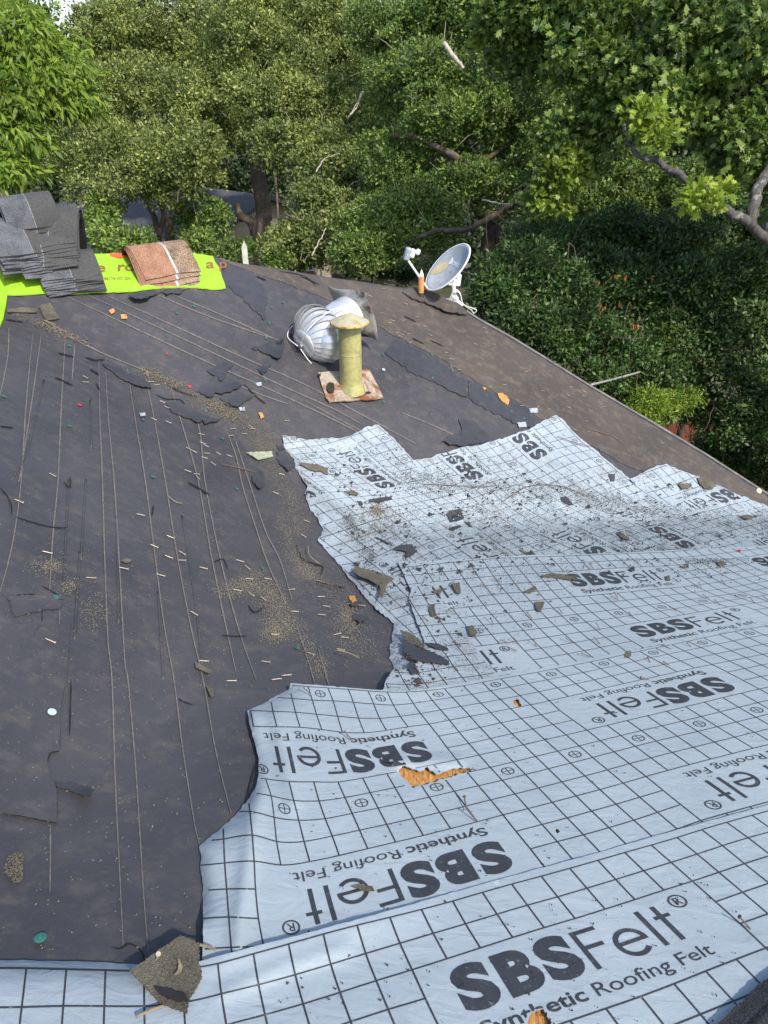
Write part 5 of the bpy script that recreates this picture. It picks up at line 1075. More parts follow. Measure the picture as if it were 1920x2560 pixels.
Gd = on_felt(np.concatenate([Gd, Gd[:16000] + rng.normal(0, 10, Gd[:16000].shape)])); gh = np.where(Gd[:, 1] > 2200, 0.064, np.where(Gd[:, 1] > 1700, 0.056, np.where(Gd[:, 1] > 1395, 0.048, np.where(inside(Gd, TOP1), 0.038, 0.030))))
scatter('dark_granules', Gd, 0.0026, M['granule_dark'], gh + 0.002, 'black granules and grit sprinkled over the pale felt')
Gc = on_felt(np.concatenate([blob(1120, 1200, 150, 60, 120), blob(1350, 1300, 200, 60, 160), blob(1620, 1270, 200, 40, 160), blob(1750, 1400, 140, 24, 90), blob(1000, 1420, 60, 60, 90), blob(890, 1210, 60, 50, 60), blob(1500, 1250, 260, 40, 150), blob(1700, 1320, 160, 50, 130), blob(1300, 1400, 150, 60, 80), blob(1100, 1450, 100, 80, 60), blob(960, 1330, 60, 40, 60), blob(1700, 1410, 150, 30, 70), blob(1050, 1650, 40, 30, 60)]))
gh = np.where(Gc[:, 1] > 1700, 0.058, np.where(Gc[:, 1] > 1395, 0.050, np.where(inside(Gc, TOP1), 0.040, 0.032)))
scatter('shingle_crumbs', Gc, 0.0075, M['granule_dark'], gh + 0.003, 'dark shingle crumbs littering the felt valley')
kb = rng.random(len(Gc)) < 0.13
scatter('torn_bits', Gc[kb] + rng.normal(0, 12, (kb.sum(), 2)), 0.017, M['crumb'], gh[kb] + 0.004, 'small torn bits of black felt strewn over the pale sheets', flat=0.25)
# dry straw litter along the valley
sp_ = np.concatenate([along([(90, 805), (160, 832), (220, 858)], 70, 5), along([(360, 925), (400, 945), (450, 965)], 80, 8), along([(530, 1010), (560, 1030), (600, 1050)], 90, 10), blob(900, 1320, 30, 16, 40), blob(950, 1275, 12, 8, 40)])
P = surf(sp_, np.where(sp_[:, 0] > 850, 0.042, 0.010)); n = len(P); an = rng.uniform(0, 3.14, n); L = rng.uniform(0.01, 0.035, n)
dv = np.stack([np.cos(an) * L, np.sin(an) * L, rng.uniform(-0.002, 0.008, n)], 1); sv = np.stack([-np.sin(an), np.cos(an), 0 * an], 1) * 0.0018; uz = np.array([0, 0, 0.002])
tag(quads_np(np.stack([P - dv - sv + uz, P + dv - sv + uz, P + dv + sv + uz * 1.3, P - dv + sv + uz * 1.3], 1), 'straw_litter', M['straw']), 'dry straw and chaff caught along the debris line', None, None, 'stuff')

# ------------------------------------------------------------------ trees
def leaves(c, d, nrm_, L, Wd, lobes=False):
    s = np.cross(d, nrm_); s /= np.linalg.norm(s, axis=1)[:, None] + 1e-9
    L = L[:, None]; Wd = Wd[:, None]
    Q = [np.stack([c, c + d * L * 0.5 + s * Wd * 0.5 + nrm_ * L * 0.06, c + d * L, c + d * L * 0.5 - s * Wd * 0.5 + nrm_ * L * 0.06], 1)]
    if lobes:
        for sg, t0, t1, k in ((1, 0.25, 0.62, 0.75), (-1, 0.25, 0.62, 0.75), (1, 0.5, 0.95, 0.62), (-1, 0.5, 0.95, 0.62)):
            Q.append(np.stack([c + d * L * t0, c + d * L * (t0 + 0.12) + s * sg * Wd * k * 0.55, c + d * L * t1 + s * sg * Wd * k, c + d * L * (t0 + 0.30) + s * sg * Wd * 0.2], 1))
    return np.concatenate(Q, 0)
def crown(lobes_, nleaf, L, ratio=0.5, spray=0.22, per=26, lobed=False, droop=0.0, g=None, shell=0.6):
    """lobes_: (centre, radius) ellipsoids; leaves gather in sprays near their surface"""
    g = g or rng; out = []
    vol = np.array([r[0] * r[1] + r[0] * r[2] for _, r in lobes_]); vol = vol / vol.sum()
    sub = []
    for (c, r), w in zip(lobes_, vol):
        m = 7; uu = g.normal(size=(m, 3)); uu /= np.linalg.norm(uu, axis=1)[:, None]; tc_ = CAM - np.array(c); tc_ /= np.linalg.norm(tc_)
        uu = uu + tc_ * 0.35; uu /= np.linalg.norm(uu, axis=1)[:, None]
        ks = g.uniform(0.32, 0.62, m)
        for q, k_ in zip(uu, ks): sub.append((np.array(c) + q * np.array(r) * g.uniform(0.45, 0.85), np.array(r) * k_, w * k_ ** 2 / (ks ** 2).sum()))
    for c, r, w in sub:
        ns = max(3, int(nleaf * w / per)); u = g.normal(size=(ns * 3, 3)); u /= np.linalg.norm(u, axis=1)[:, None]
        tc_ = CAM - np.array(c); tc_ /= np.linalg.norm(tc_); pr = np.clip((u @ tc_) * 0.8 + 0.55 + 0.35 * u[:, 2], 0.12, 1); u = u[g.random(ns * 3) < pr][:ns]; ns = len(u)
        rad = shell + (1.12 - shell) * g.random(ns) ** 0.7
        bump_ = 1 + 0.22 * np.sin(u[:, 0] * 5 + c[0] * 3) * np.sin(u[:, 2] * 6 + c[1]) 
        sc = np.array(c) + u * np.array(r) * (rad * bump_)[:, None]
        n = ns * per; idx = np.repeat(np.arange(ns), per)
        od = u[idx] + np.array([0, 0, 0.25 - droop]) + g.normal(0, 0.55, (n, 3)); od /= np.linalg.norm(od, axis=1)[:, None]
        ss = spray * g.uniform(0.6, 1.35, ns)[idx]
        pos = sc[idx] + od * (ss * g.random(n) ** 0.5)[:, None] * np.array([1, 1, 0.7])
        d = od * 0.7 + g.normal(0, 0.6, (n, 3)); d[:, 2] -= droop * 1.4; d /= np.linalg.norm(d, axis=1)[:, None]
        nm = g.normal(0, 0.42, (n, 3)) + u[idx] * 0.85 + np.array([0.10, -0.22, 0.50]); nm -= d * (nm * d).sum(1)[:, None]; nm /= np.linalg.norm(nm, axis=1)[:, None] + 1e-9
        ll = L * g.uniform(0.5, 1.4, n); out.append(leaves(pos, d, nm, ll, ll * ratio, lobed))
    return np.concatenate(out, 0)
def plobes(l): # (px, py, depth, rx_px, ry_px)
    out = []
    for q in l:
        x, y, d, rx, ry = q; s = d / FPX; out.append((at(x, y, d), (rx * s, (rx + ry) / 2 * s, ry * s)))
    return out
def limb(pts, r0, r1, n=6, wob=0.0):
    P = spline([tuple(p) for p in pts], n); m = len(P)
    P = [p + rng.normal(0, wob, 3) if 0 < i < m - 1 else p for i, p in enumerate(P)]
    return tube(P, list(np.linspace(r0, r1, m)), 8)
def twigs_mesh(lobes_, n, off, r0=0.007):
    parts = []
    for _ in range(n):
        c, r = lobes_[rng.integers(len(lobes_))]; tc_ = CAM - np.array(c); tc_ /= np.linalg.norm(tc_)
        u = rng.normal(size=3) + tc_ * 0.9; u /= np.linalg.norm(u); p0 = np.array(c) + u * np.array(r) * rng.uniform(0.5, 0.85)
        d = u * 0.6 + rng.normal(0, 0.5, 3); d /= np.linalg.norm(d); l = rng.uniform(0.25, 0.8) * max(0.5, min(1.0, r[0])); b_ = rng.normal(0, 0.16, 3) * l
        parts.append(tube([p0 - off, p0 + d * l * 0.5 + b_ - off, p0 + d * l + b_ * 0.6 + np.array([0, 0, -0.1 * l]) - off], [r0, r0 * 0.7, r0 * 0.3], 4, False))
    return join(parts)
def tree(name, label, group, lobes_, nleaf, L, leafm, trunks, barkm, cat='tree', twigs=0, twigm='twig_pale', **kw):
    base_ = trunks[0][0][0]; root = empty(name, (base_[0], base_[1], 0), label, cat, group)
    V = crown(lobes_, nleaf, L, **kw); off = np.array([base_[0], base_[1], 0])
    quads_np(V - off, 'crown', M[leafm], root)
    if twigs: tag(put('twigs', mesh(*twigs_mesh(lobes_, twigs, off)), M[twigm], root), None, None, None, 'stuff')
    for i, (pts, r0, r1) in enumerate(trunks):
        v, f = limb([np.array(p) - off for p in pts], r0, r1, wob=0.012 if i else 0.0)
        put('trunk' if i == 0 else 'limb', mesh(v, f), M[barkm], root, True)
    return root
def gnd(p): return np.array([p[0], p[1], -0.1])
def auto_limbs(lobes_, start, r=0.05, every=1):
    return [([start, (start + np.array(c)) / 2 + np.array([0, 0, 0.25]) , np.array(c)], r, 0.015) for c, _ in lobes_[::every]]
# far dark backdrop trees
FB = [('dark far tree left behind the shingle stack', [(-40, 330, 27, 130, 200), (110, 250, 28, 130, 140), (60, 480, 26, 120, 110), (200, 420, 29, 120, 150), (180, 560, 27, 110, 70), (330, 40, 29, 110, 110), (30, 590, 26, 140, 60)], (90, 560, 27)),
      ('dark far tree behind the thick oak trunk', [(350, 150, 30, 150, 140), (500, 320, 29, 140, 150), (330, 400, 31, 120, 80), (560, 520, 30, 110, 110), (680, 560, 28, 130, 90), (620, 100, 31, 150, 110), (480, 20, 31, 150, 90), (440, 600, 27, 60, 50), (720, 330, 30, 120, 120)], (560, 600, 29)),
      ('dark far tree behind the middle of the oak row', [(800, 140, 30, 150, 130), (880, 380, 28, 150, 180), (1000, 560, 27, 140, 110), (760, 480, 29, 120, 120), (1020, 120, 30, 150, 120), (900, 10, 31, 180, 90), (820, 620, 26, 140, 60), (1100, 400, 28, 130, 150)], (900, 640, 28)),
      ('dark far tree behind the right oak limbs', [(1180, 120, 26, 160, 130), (1250, 380, 25, 160, 170), (1400, 140, 26, 170, 130), (1480, 400, 24, 160, 170), (1300, 600, 22, 160, 120), (1280, 0, 27, 200, 100), (1150, 620, 21, 110, 70), (1600, 560, 21, 140, 110)], (1350, 640, 24)),
      ('dark far tree at the far right edge', [(1640, 120, 24, 170, 140), (1800, 200, 23, 170, 180), (1950, 420, 22, 150, 240), (1700, 420, 23, 150, 160), (1850, 640, 20, 150, 140)], (1800, 700, 22))]
for lb, l, t in FB:
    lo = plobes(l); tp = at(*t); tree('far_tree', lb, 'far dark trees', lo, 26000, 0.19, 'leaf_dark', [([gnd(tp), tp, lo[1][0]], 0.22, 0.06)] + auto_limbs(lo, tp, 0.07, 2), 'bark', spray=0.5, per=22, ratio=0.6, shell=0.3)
# the far wood that closes the view
wl_ = [(np.array([x, 40 + 3 * math.sin(x * 1.3), z]), (3.6, 2.5, 2.4)) for x in np.arange(-36, 37, 3.4) for z in (1.8, 4.6, 7.2 + 0.6 * math.sin(x))]
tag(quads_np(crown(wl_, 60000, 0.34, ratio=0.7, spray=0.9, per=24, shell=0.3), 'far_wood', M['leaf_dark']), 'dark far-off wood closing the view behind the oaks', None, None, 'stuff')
# live oaks in the middle distance
LA = plobes([(300, 110, 18, 110, 95), (420, 50, 18.5, 120, 90), (215, 300, 17, 75, 65), (300, 370, 16.5, 110, 75), (430, 390, 16, 120, 70), (480, 260, 17, 110, 80), (250, 200, 18, 90, 70), (370, 210, 17.5, 110, 70), (560, 180, 18, 100, 80), (330, 460, 16, 95, 55), (470, 470, 16, 70, 45), (230, 500, 16.5, 50, 60), (560, 320, 17.5, 80, 70), (560, 60, 18.5, 90, 80), (150, 380, 18, 60, 60), (200, 180, 19, 60, 50)])
ta = at(415, 600, 18.5)
tree('live_oak', 'olive green live oak with hanging lower crown left of the thick trunk', 'oaks behind the roof', LA, 140000, 0.078, 'leaf_live', [([gnd(ta), at(425, 600, 18.5), at(440, 540, 18.3), at(470, 470, 18), at(480, 380, 18)], 0.16, 0.05), ([gnd(at(385, 620, 18.6)), at(395, 590, 18.6), at(375, 520, 18.4), at(340, 440, 18)], 0.11, 0.04), ([at(440, 540, 18.3), at(420, 470, 18), at(400, 400, 17.5), at(330, 300, 17.5)], 0.08, 0.03), ([at(395, 590, 18.5), at(410, 540, 18.3), at(400, 500, 18)], 0.09, 0.05)] + auto_limbs(LA, at(470, 420, 18), 0.045, 2), 'bark', twigs=260, spray=0.26)
LB = plobes([(620, 60, 17, 110, 90), (700, 160, 16.5, 110, 85), (660, 290, 16, 110, 80), (780, 80, 17, 110, 90), (820, 230, 16, 110, 90), (770, 350, 15.5, 105, 80), (800, 470, 15, 75, 65), (850, 420, 15, 95, 75), (900, 130, 16.5, 100, 90), (860, 560, 14, 95, 70), (760, 590, 14, 70, 45), (950, 300, 15.5, 90, 90), (700, 610, 14.5, 45, 30), (960, 480, 14, 80, 80), (600, 200, 17, 80, 60), (690, 30, 17, 90, 60), (760, 260, 16, 80, 60), (850, 30, 17, 110, 70), (900, 390, 14.5, 70, 60), (800, 520, 14.5, 70, 50), (930, 560, 13.8, 80, 50)])
tb = at(655, 620, 17)
tree('live_oak', 'large live oak with the thick bare trunk left of centre', 'oaks behind the roof', LB, 170000, 0.075, 'leaf_live', [([gnd(tb), at(652, 610, 17), at(660, 540, 17), at(648, 450, 17), at(640, 380, 17), at(655, 260, 17), at(680, 120, 17)], 0.235, 0.12), ([gnd(at(630, 640, 17.1)), at(640, 600, 17.1), at(605, 545, 17), at(590, 510, 17)], 0.13, 0.07), ([at(640, 400, 17), at(700, 330, 16.7), at(780, 300, 16.2)], 0.10, 0.04), ([at(665, 200, 17), at(650, 110, 17), at(690, 60, 17), at(700, 0, 17.2)], 0.12, 0.06), ([at(660, 110, 17), at(600, 60, 17.5)], 0.07, 0.03), ([at(668, 120, 16.9), at(740, 90, 16.8), at(800, 20, 17)], 0.06, 0.03)] + auto_limbs(LB, at(680, 300, 17), 0.045, 2), 'bark', twigs=300, spray=0.25)
LC = plobes([(1050, 60, 14, 120, 90), (1020, 200, 13.5, 110, 85), (1130, 170, 13, 110, 85), (1180, 40, 13.5, 120, 80), (1080, 330, 13, 110, 80), (980, 400, 13.5, 95, 75), (1200, 300, 12.5, 105, 80), (1300, 180, 12.5, 110, 85), (1290, 330, 12.5, 95, 75), (1010, 520, 12.8, 110, 70), (1120, 480, 12.6, 80, 50), (950, 620, 12.5, 90, 40), (1400, 250, 12, 100, 90), (900, 640, 12.4, 70, 35), (1030, 600, 12.4, 70, 40), (1380, 380, 12, 90, 70), (980, 60, 14.2, 90, 80), (1120, 20, 13.8, 110, 60), (1250, 60, 13.2, 100, 70), (1180, 430, 12.6, 70, 50), (1460, 520, 11.8, 90, 60), (1360, 520, 12, 70, 50), (1560, 470, 11.8, 90, 70), (1660, 520, 11.8, 90, 60), (1540, 380, 12, 80, 60), (1240, 470, 12.4, 70, 50), (1080, 560, 12.4, 70, 40), (1480, 440, 11.9, 80, 60), (1740, 480, 11.6, 90, 60), (1850, 470, 11.4, 90, 70)])
tc = at(1215, 620, 13.2)
tree('post_oak', 'spreading oak with crooked brown limbs above the satellite dish', 'oaks behind the roof', LC, 200000, 0.066, 'leaf_post', [([gnd(tc), at(1215, 640, 13), at(1245, 590, 13), at(1200, 530, 13), at(1160, 450, 12.8), at(1100, 360, 12.8), at(1070, 250, 13), at(1110, 100, 13)], 0.15, 0.05), ([at(1200, 530, 13), at(1180, 440, 12.6), at(1150, 400, 12.4), at(1060, 350, 12.6), at(980, 340, 13)], 0.10, 0.04), ([at(1020, 605, 12), at(1090, 580, 11.9), at(1180, 570, 11.9), at(1260, 520, 12), at(1300, 500, 12)], 0.03, 0.07), ([at(1245, 590, 12.8), at(1330, 590, 12.4), at(1400, 600, 12), at(1480, 640, 11.6)], 0.12, 0.10), ([at(1180, 450, 12.5), at(1230, 390, 12.3), at(1330, 330, 12.2), at(1405, 310, 12)], 0.05, 0.025)] + auto_limbs(LC, at(1150, 400, 12.9), 0.035, 2), 'bark', twigs=300, spray=0.2)
for i, (l, r0, lb) in enumerate([([(1385, 175, 10.5), (1420, 130, 10.5), (1475, 95, 10.6), (1500, 60, 10.8)], 0.035, 'pale broken dead branch hanging in the upper right crown'), ([(875, 290, 13.5), (895, 260, 13.5), (905, 230, 13.4), (870, 300, 13.6)], 0.018, 'pale curved dead twig in the middle crown'), ([(1205, 500, 11.5), (1260, 510, 11.5), (1300, 505, 11.6)], 0.014, 'pale forked dead twig above the dish'), ([(1340, 400, 11), (1400, 330, 11), (1410, 300, 11.1), (1380, 290, 11.2)], 0.025, 'grey bent dead branch right of centre'), ([(790, 430, 14), (815, 395, 14), (850, 385, 14)], 0.016, 'pale dead stick in the thick-trunked oak'), ([(1110, 110, 12.3), (1140, 150, 12.2), (1160, 170, 12.2)], 0.05, 'bare grey limb stub in the upper middle crown'), ([(780, 640, 13), (800, 600, 13), (815, 570, 13)], 0.016, 'pale dead stick above the ridge')]):
    v, f = limb([at(*q) for q in l], r0, r0 * 0.5, wob=0.008); tag(put('dead_branch', mesh(v, f), M['twig_pale'], smooth=True), lb, 'branch')
# near oak on the right
LD = plobes([(1300, 60, 9.5, 130, 80), (1430, 40, 9, 130, 80), (1560, 60, 8.8, 140, 90), (1480, 160, 9, 110, 70), (1620, 190, 8.6, 130, 85), (1740, 80, 8.5, 150, 100), (1700, 250, 8.4, 120, 85), (1850, 150, 8.2, 140, 110), (1860, 330, 8.2, 110, 90), (1560, 290, 9, 90, 60), (1420, 400, 9.4, 70, 50), (1370, 470, 9.6, 55, 45), (1450, 330, 9.2, 80, 60), (1920, 60, 8, 130, 110), (1800, 350, 8.6, 80, 40), (1310, 150, 9.6, 70, 60), (2050, 250, 8, 150, 160), (2150, 60, 8, 160, 150), (2050, 480, 8.5, 120, 110)])
td = np.array([5.6, 7.6, 0])
tree('post_oak', 'near oak with large lobed leaves and a lichen-grey limb at right', 'oaks behind the roof', LD, 42000, 0.092, 'leaf_post', [([gnd(td), np.array([5.5, 7.5, 3.0]), at(1960, 620, 8.4), at(1915, 590, 8.5)], 0.17, 0.11), ([at(1950, 625, 7.9), at(1870, 560, 7.6), at(1800, 520, 7.5), at(1755, 485, 7.5), at(1700, 440, 7.5), at(1640, 402, 7.6), at(1592, 385, 7.7), at(1572, 345, 7.8), at(1558, 308, 7.9)], 0.058, 0.020), ([at(1880, 570, 7.6), at(1885, 510, 7.6), at(1915, 430, 7.7), at(1990, 350, 7.8)], 0.065, 0.05), ([at(1920, 400, 8.3), at(1850, 320, 8.3), at(1800, 210, 8.4), at(1780, 80, 8.4)], 0.06, 0.03), ([at(1820, 230, 8.4), at(1700, 140, 8.6), at(1560, 90, 8.9), at(1420, 60, 9.2)], 0.04, 0.02), ([at(1570, 340, 9), at(1600, 310, 9), at(1610, 290, 9)], 0.02, 0.01)] + auto_limbs(LD, at(1850, 250, 8.3), 0.03, 2), 'bark_pale', twigs=160, lobed=True, spray=0.2, per=16, ratio=0.62)
LDl = plobes([(1400, 430, 9.3, 60, 45), (1370, 490, 9.4, 40, 40), (1440, 380, 9.3, 50, 35), (1220, 60, 9.6, 60, 40), (1270, 30, 9.4, 70, 40), (1470, 40, 9.0, 70, 35), (1640, 280, 8.7, 40, 25), (1765, 500, 7.3, 38, 22), (1600, 300, 7.6, 40, 28), (1650, 345, 7.6, 26, 16)])
tree('oak_sapling', 'lime green young oak boughs catching the sun right of centre', None, LDl, 6500, 0.085, 'leaf_lime', [([gnd(at(1290, 600, 12.4)), at(1300, 590, 12.3), at(1360, 500, 11.0), at(1420, 430, 9.6), at(1440, 300, 9.3), at(1350, 120, 9.4), at(1260, 50, 9.4)], 0.03, 0.010)], 'bark', lobed=True, spray=0.16, per=14, ratio=0.6)
# bright drooping tree at the left edge
LE = plobes([(40, 110, 8.2, 95, 50), (50, 215, 8, 95, 50), (165, 175, 8.3, 45, 40), (20, 310, 7.9, 75, 45), (135, 255, 8.2, 60, 32), (90, 150, 8.3, 60, 40), (195, 235, 8.4, 30, 22), (70, 345, 8.0, 45, 30), (60, 50, 8.5, 60, 30), (-60, 60, 8.2, 120, 90), (10, 420, 7.9, 60, 35), (-90, 260, 8, 110, 120), (150, 130, 8.6, 40, 40), (175, 250, 8.3, 40, 25)])
te = np.array([-5.6, 8.2, 0])
tree('pecan_tree', 'bright yellow-green drooping leaf tree at the left edge', None, LE, 15000, 0.125, 'leaf_pecan', [([gnd(te), np.array([-5.5, 8.1, 4]), at(-120, 300, 8.1), at(-60, 150, 8.2), at(20, 60, 8.3)], 0.16, 0.05)] + auto_limbs(LE, at(-100, 250, 8.1), 0.03), 'bark', ratio=0.27, spray=0.2, per=18, droop=0.55)
LF = plobes([(40, 20, 13, 70, 45), (-20, 60, 13, 80, 60)])
tree('small_leaf_tree', 'thin green treetop against the sky at the upper left corner', None, LF, 5000, 0.08, 'leaf_post', [([gnd(at(-60, 200, 13)), at(-60, 200, 13), at(0, 60, 13)], 0.1, 0.02)] + auto_limbs(LF, at(-60, 200, 13), 0.03), 'bark', spray=0.22)
# glossy shrubs along the right of the roof
SH = [('glossy green shrub with pale tips beside the satellite dish', [(1240, 720, 9.6, 75, 55), (1320, 690, 9.6, 80, 60), (1400, 740, 9.5, 80, 65), (1300, 790, 9.2, 70, 45), (1380, 830, 9.2, 80, 50), (1215, 780, 9.4, 35, 25), (1460, 830, 9.3, 70, 60), (1340, 620, 10, 60, 40)], 42000),
      ('tall dark shrub full of bare stems in the middle right', [(1480, 700, 10.2, 90, 80), (1560, 760, 10, 90, 80), (1480, 880, 9.6, 80, 60), (1560, 880, 9.6, 90, 65), (1620, 680, 10.4, 90, 80), (1500, 600, 10.8, 90, 60), (1610, 960, 9.6, 90, 60), (1520, 960, 9.3, 60, 40), (1420, 620, 10.6, 80, 50), (1640, 1020, 9.6, 60, 35), (1600, 600, 10.4, 90, 60), (1680, 840, 9.8, 80, 60)], 66000),
      ('deep green shrub wall at the right edge above the fence', [(1720, 760, 10, 100, 90), (1820, 700, 10, 110, 100), (1900, 820, 9.8, 110, 110), (1760, 900, 9.8, 110, 80), (1880, 980, 9.6, 110, 80), (1740, 1010, 9.8, 90, 60), (1720, 620, 10.6, 110, 70), (1840, 560, 10.8, 110, 60), (1940, 640, 10.4, 100, 100), (1960, 1080, 9.6, 90, 70), (1840, 1060, 9.6, 80, 40), (1680, 900, 9.6, 60, 50), (1780, 800, 9.7, 80, 60), (1660, 720, 10, 80, 60)], 82000),
      ('low dark shrub at the foot of the roof on the far right', [(1840, 1150, 10.6, 80, 55), (1920, 1140, 10.4, 90, 70), (1960, 1220, 10, 80, 50), (1780, 1120, 10.8, 50, 30)], 16000)]
for lb, l, nl in SH:
    lo = plobes(l); c = np.mean([q[0] for q in lo], 0); root_p = np.array([c[0], c[1] + 0.5, 0])
    stems = [([gnd(root_p), np.array([c[0], c[1] + 0.4, c[2] - 0.8]), c], 0.07, 0.03)]
    for q, r in lo:
        stems.append(([np.array([c[0], c[1] + 0.3, max(0.5, c[2] - 1.0)]), (c + np.array(q)) / 2 + rng.normal(0, 0.1, 3), np.array(q) + rng.normal(0, 0.1, 3)], 0.028, 0.008))
        for _ in range(3): stems.append(([np.array(q) + rng.normal(0, 0.1, 3), np.array(q) + rng.normal(0, 0.25, 3), np.array(q) + rng.normal(0, 0.45, 3)], 0.009, 0.003))
    tree('shrub', lb, 'shrubs along the right of the roof', lo, nl, 0.062, 'leaf_privet', stems, 'bark', cat='shrub', twigs=160, twigm='bark', spray=0.17, per=20, ratio=0.45, shell=0.5)
hz_ = plobes([(1640, 1020, 9.0, 60, 32), (1700, 1000, 9.2, 40, 22), (1590, 1040, 8.9, 30, 18)])
tree('shrub', 'feathery bright green bush below the shrubs just past the roof edge', 'shrubs along the right of the roof', hz_, 5000, 0.05, 'leaf_pecan', [([gnd(at(1640, 1080, 9.2)), at(1640, 1070, 9.1), at(1640, 1030, 9)], 0.03, 0.01)], 'bark', cat='shrub', spray=0.12, per=20, ratio=0.3)
UG = [('dark undergrowth shrub between the shingle stack and the oak trunks', [(280, 600, 15, 60, 45), (350, 625, 14.5, 50, 30), (250, 540, 16, 40, 40)], 9000), ('leafy undergrowth in front of the brick wall', [(500, 620, 15.5, 45, 35), (540, 560, 16.5, 35, 45), (600, 640, 15, 40, 25), (480, 560, 17, 40, 30)], 9000), ('dark bush at the foot of the thick trunk', [(745, 600, 15.5, 45, 40), (740, 640, 14.5, 45, 25), (690, 655, 14, 30, 18)], 9000)]
for lb, l, nl in UG:
    lo = plobes(l); c = np.array(lo[0][0]); tree('bush', lb, 'undergrowth below the oaks', lo, nl, 0.08, 'leaf_post', [([gnd(c), c - np.array([0, 0, 0.4]), c], 0.04, 0.02)], 'bark', cat='bush', spray=0.2, per=20)
# dead orange leaves caught in the shrub
OL = [(1492, 705), (1500, 755), (1508, 770), (1548, 755), (1530, 808), (1582, 808), (1575, 762), (1562, 688), (1630, 690), (1595, 810), (1497, 780), (1535, 690)]
for x, y in OL:
    c = np.array([at(x, y, 8.9)]); k = 3
    cc = np.repeat(c, k, 0) + rng.normal(0, 0.015, (k, 3)); d = np.tile([[0.1, 0, -1.0]], (k, 1)) + rng.normal(0, 0.3, (k, 3)); d /= np.linalg.norm(d, axis=1)[:, None]
    nm = np.tile([[0.0, -1.0, 0.2]], (k, 1)) + rng.normal(0, 0.3, (k, 3)); nm -= d * (nm * d).sum(1)[:, None]; nm /= np.linalg.norm(nm, axis=1)[:, None]
    tag(quads_np(leaves(cc, d, nm, np.full(k, 0.062), np.full(k, 0.024)), 'dead_leaf', M['leaf_orange']), 'dead orange leaf cluster hanging in the dark shrub', 'leaf', 'dead orange leaves in the shrub')
# pink flowering bush far behind the ridge
lo = plobes([(905, 662, 15, 30, 22), (950, 672, 15, 30, 18), (1010, 690, 14.5, 30, 16)])
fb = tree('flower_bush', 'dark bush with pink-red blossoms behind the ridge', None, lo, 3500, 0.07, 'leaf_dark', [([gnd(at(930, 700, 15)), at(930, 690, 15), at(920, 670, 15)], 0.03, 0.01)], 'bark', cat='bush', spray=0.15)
fc = np.concatenate([at(x, y, 14.6) + rng.normal(0, 0.04, (14, 3)) for x, y in ((903, 659), (911, 655), (920, 666), (928, 684), (950, 671), (957, 668))]) - np.array(fb.location)
d = rng.normal(size=fc.shape); d /= np.linalg.norm(d, axis=1)[:, None]; nm = np.cross(d, rng.normal(size=fc.shape)); nm /= np.linalg.norm(nm, axis=1)[:, None]
quads_np(leaves(fc, d, nm, np.full(len(fc), 0.06), np.full(len(fc), 0.05)), 'blossoms', M['flower'], fb)

# ------------------------------------------------------------------ fence, neighbour houses
fx0, fx1, fy = 3.2, 11.5, 11.6
fe = empty('wooden_fence', (fx0, fy, 0), 'red-brown board fence glimpsed below the shrubs past the roof edge', 'fence')
bd = box_mesh(0.138, 0.02, 1.85, 0.004); bd.materials.append(simple('red_cedar', (0.17, 0.045, 0.022), 0.75, var=0.35, scale=5))
k = int((fx1 - fx0) / 0.145)
for i in range(k):
    o = put('board', bd, None, fe); o.location = (0.145 * i, random.uniform(-0.004, 0.004), 0.93 + random.uniform(-0.01, 0.01))
rl = box_mesh(fx1 - fx0, 0.04, 0.09, 0.004); rl.materials.append(bd.materials[0])
for z in (0.4, 1.5):
    o = put('rail', rl, None, fe); o.location = ((fx1 - fx0) / 2, 0.032, z)
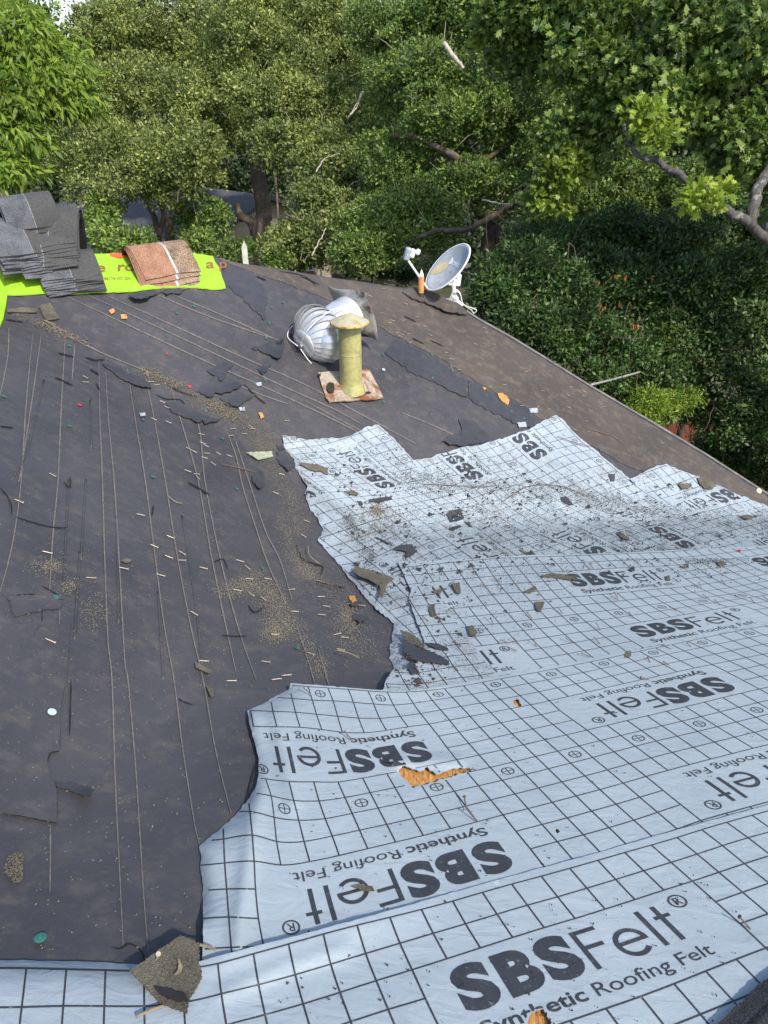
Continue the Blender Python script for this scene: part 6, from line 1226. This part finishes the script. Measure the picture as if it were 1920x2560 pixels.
# neighbour house seen between the trunks
nh = empty('neighbour_house', tuple(gnd(at(420, 560, 24)) + np.array([0, 1.5, 0.1])), 'tan brick house with dark grey shingle roof glimpsed between the oak trunks', 'house')
nh.rotation_euler = (0, 0, math.radians(-38))
def nbox(): 
    w, d, z = 4.4, 3.2, 2.75
    return [(-w, -d, 0), (w, -d, 0), (w, d, 0), (-w, d, 0), (-w, -d, z), (w, -d, z), (w, d, z), (-w, d, z), (-w, 0, z + 0.85), (w, 0, z + 0.85)], [(0, 1, 5, 4), (1, 2, 6, 9, 5), (2, 3, 7, 6), (3, 0, 4, 8, 7)]
put('wall', mesh(*nbox()), M['brick'], nh)
def roofmat():
    m, nt, b = newmat('far_grey_shingles'); p = nt.nodes.new('ShaderNodeTexCoord').outputs['Object']
    br_ = nt.nodes.new('ShaderNodeTexBrick'); br_.inputs['Scale'].default_value = 5; br_.inputs['Mortar Size'].default_value = 0.03
    br_.inputs['Color1'].default_value = (0.075, 0.077, 0.085, 1); br_.inputs['Color2'].default_value = (0.12, 0.12, 0.13, 1); br_.inputs['Mortar'].default_value = (0.03, 0.03, 0.032, 1)
    nt.links.new(p, br_.inputs['Vector']); nt.links.new(br_.outputs[0], b.inputs['Base Color']); b.inputs['Roughness'].default_value = 0.9; return m
for sg in (-1, 1):
    w, d = 4.9, 3.75; z0 = 2.75 - 0.25; zr = 3.75
    v = [(-w, sg * d, z0), (w, sg * d, z0), (w, 0, zr), (-w, 0, zr)]; v += [(x, y, z - 0.12) for x, y, z in v]
    put('roof', mesh(v, [(0, 1, 2, 3), (4, 7, 6, 5), (0, 4, 5, 1), (1, 5, 6, 2), (2, 6, 7, 3), (3, 7, 4, 0)]), roofmat(), nh)
for x in (-2.4, 1.6):
    f_ = put('window_frame', box_mesh(1.3, 0.08, 1.2, 0.01), M['white'], nh); f_.location = (x, -3.22, 1.5)
    g_ = put('pane', box_mesh(1.1, 0.04, 1.0), simple('dark_glass', (0.02, 0.025, 0.03), 0.1), f_); g_.location = (0, -0.03, 0)
# brick chimney far behind the ridge
cp_ = at(772, 700, 19); ch = empty('brick_chimney', (cp_[0], cp_[1], 0), 'small red brick chimney with pale cap behind the ridge foliage', 'chimney')
zt = at(772, 668, 19)[2]
o = put('shaft', box_mesh(0.32, 0.32, zt), brickmat('red_brick', (0.30, 0.09, 0.05), (0.22, 0.06, 0.04), (0.3, 0.27, 0.24), 8.0), ch); o.location = (0, 0, zt / 2)
o = put('cap', mesh([(-0.24, -0.24, 0), (0.24, -0.24, 0), (0.24, 0.24, 0), (-0.24, 0.24, 0), (0, 0, 0.2)], [(0, 1, 4), (1, 2, 4), (2, 3, 4), (3, 0, 4), (3, 2, 1, 0)]), simple('pale_cap', (0.42, 0.40, 0.36), 0.8), ch); o.location = (0, 0, zt)
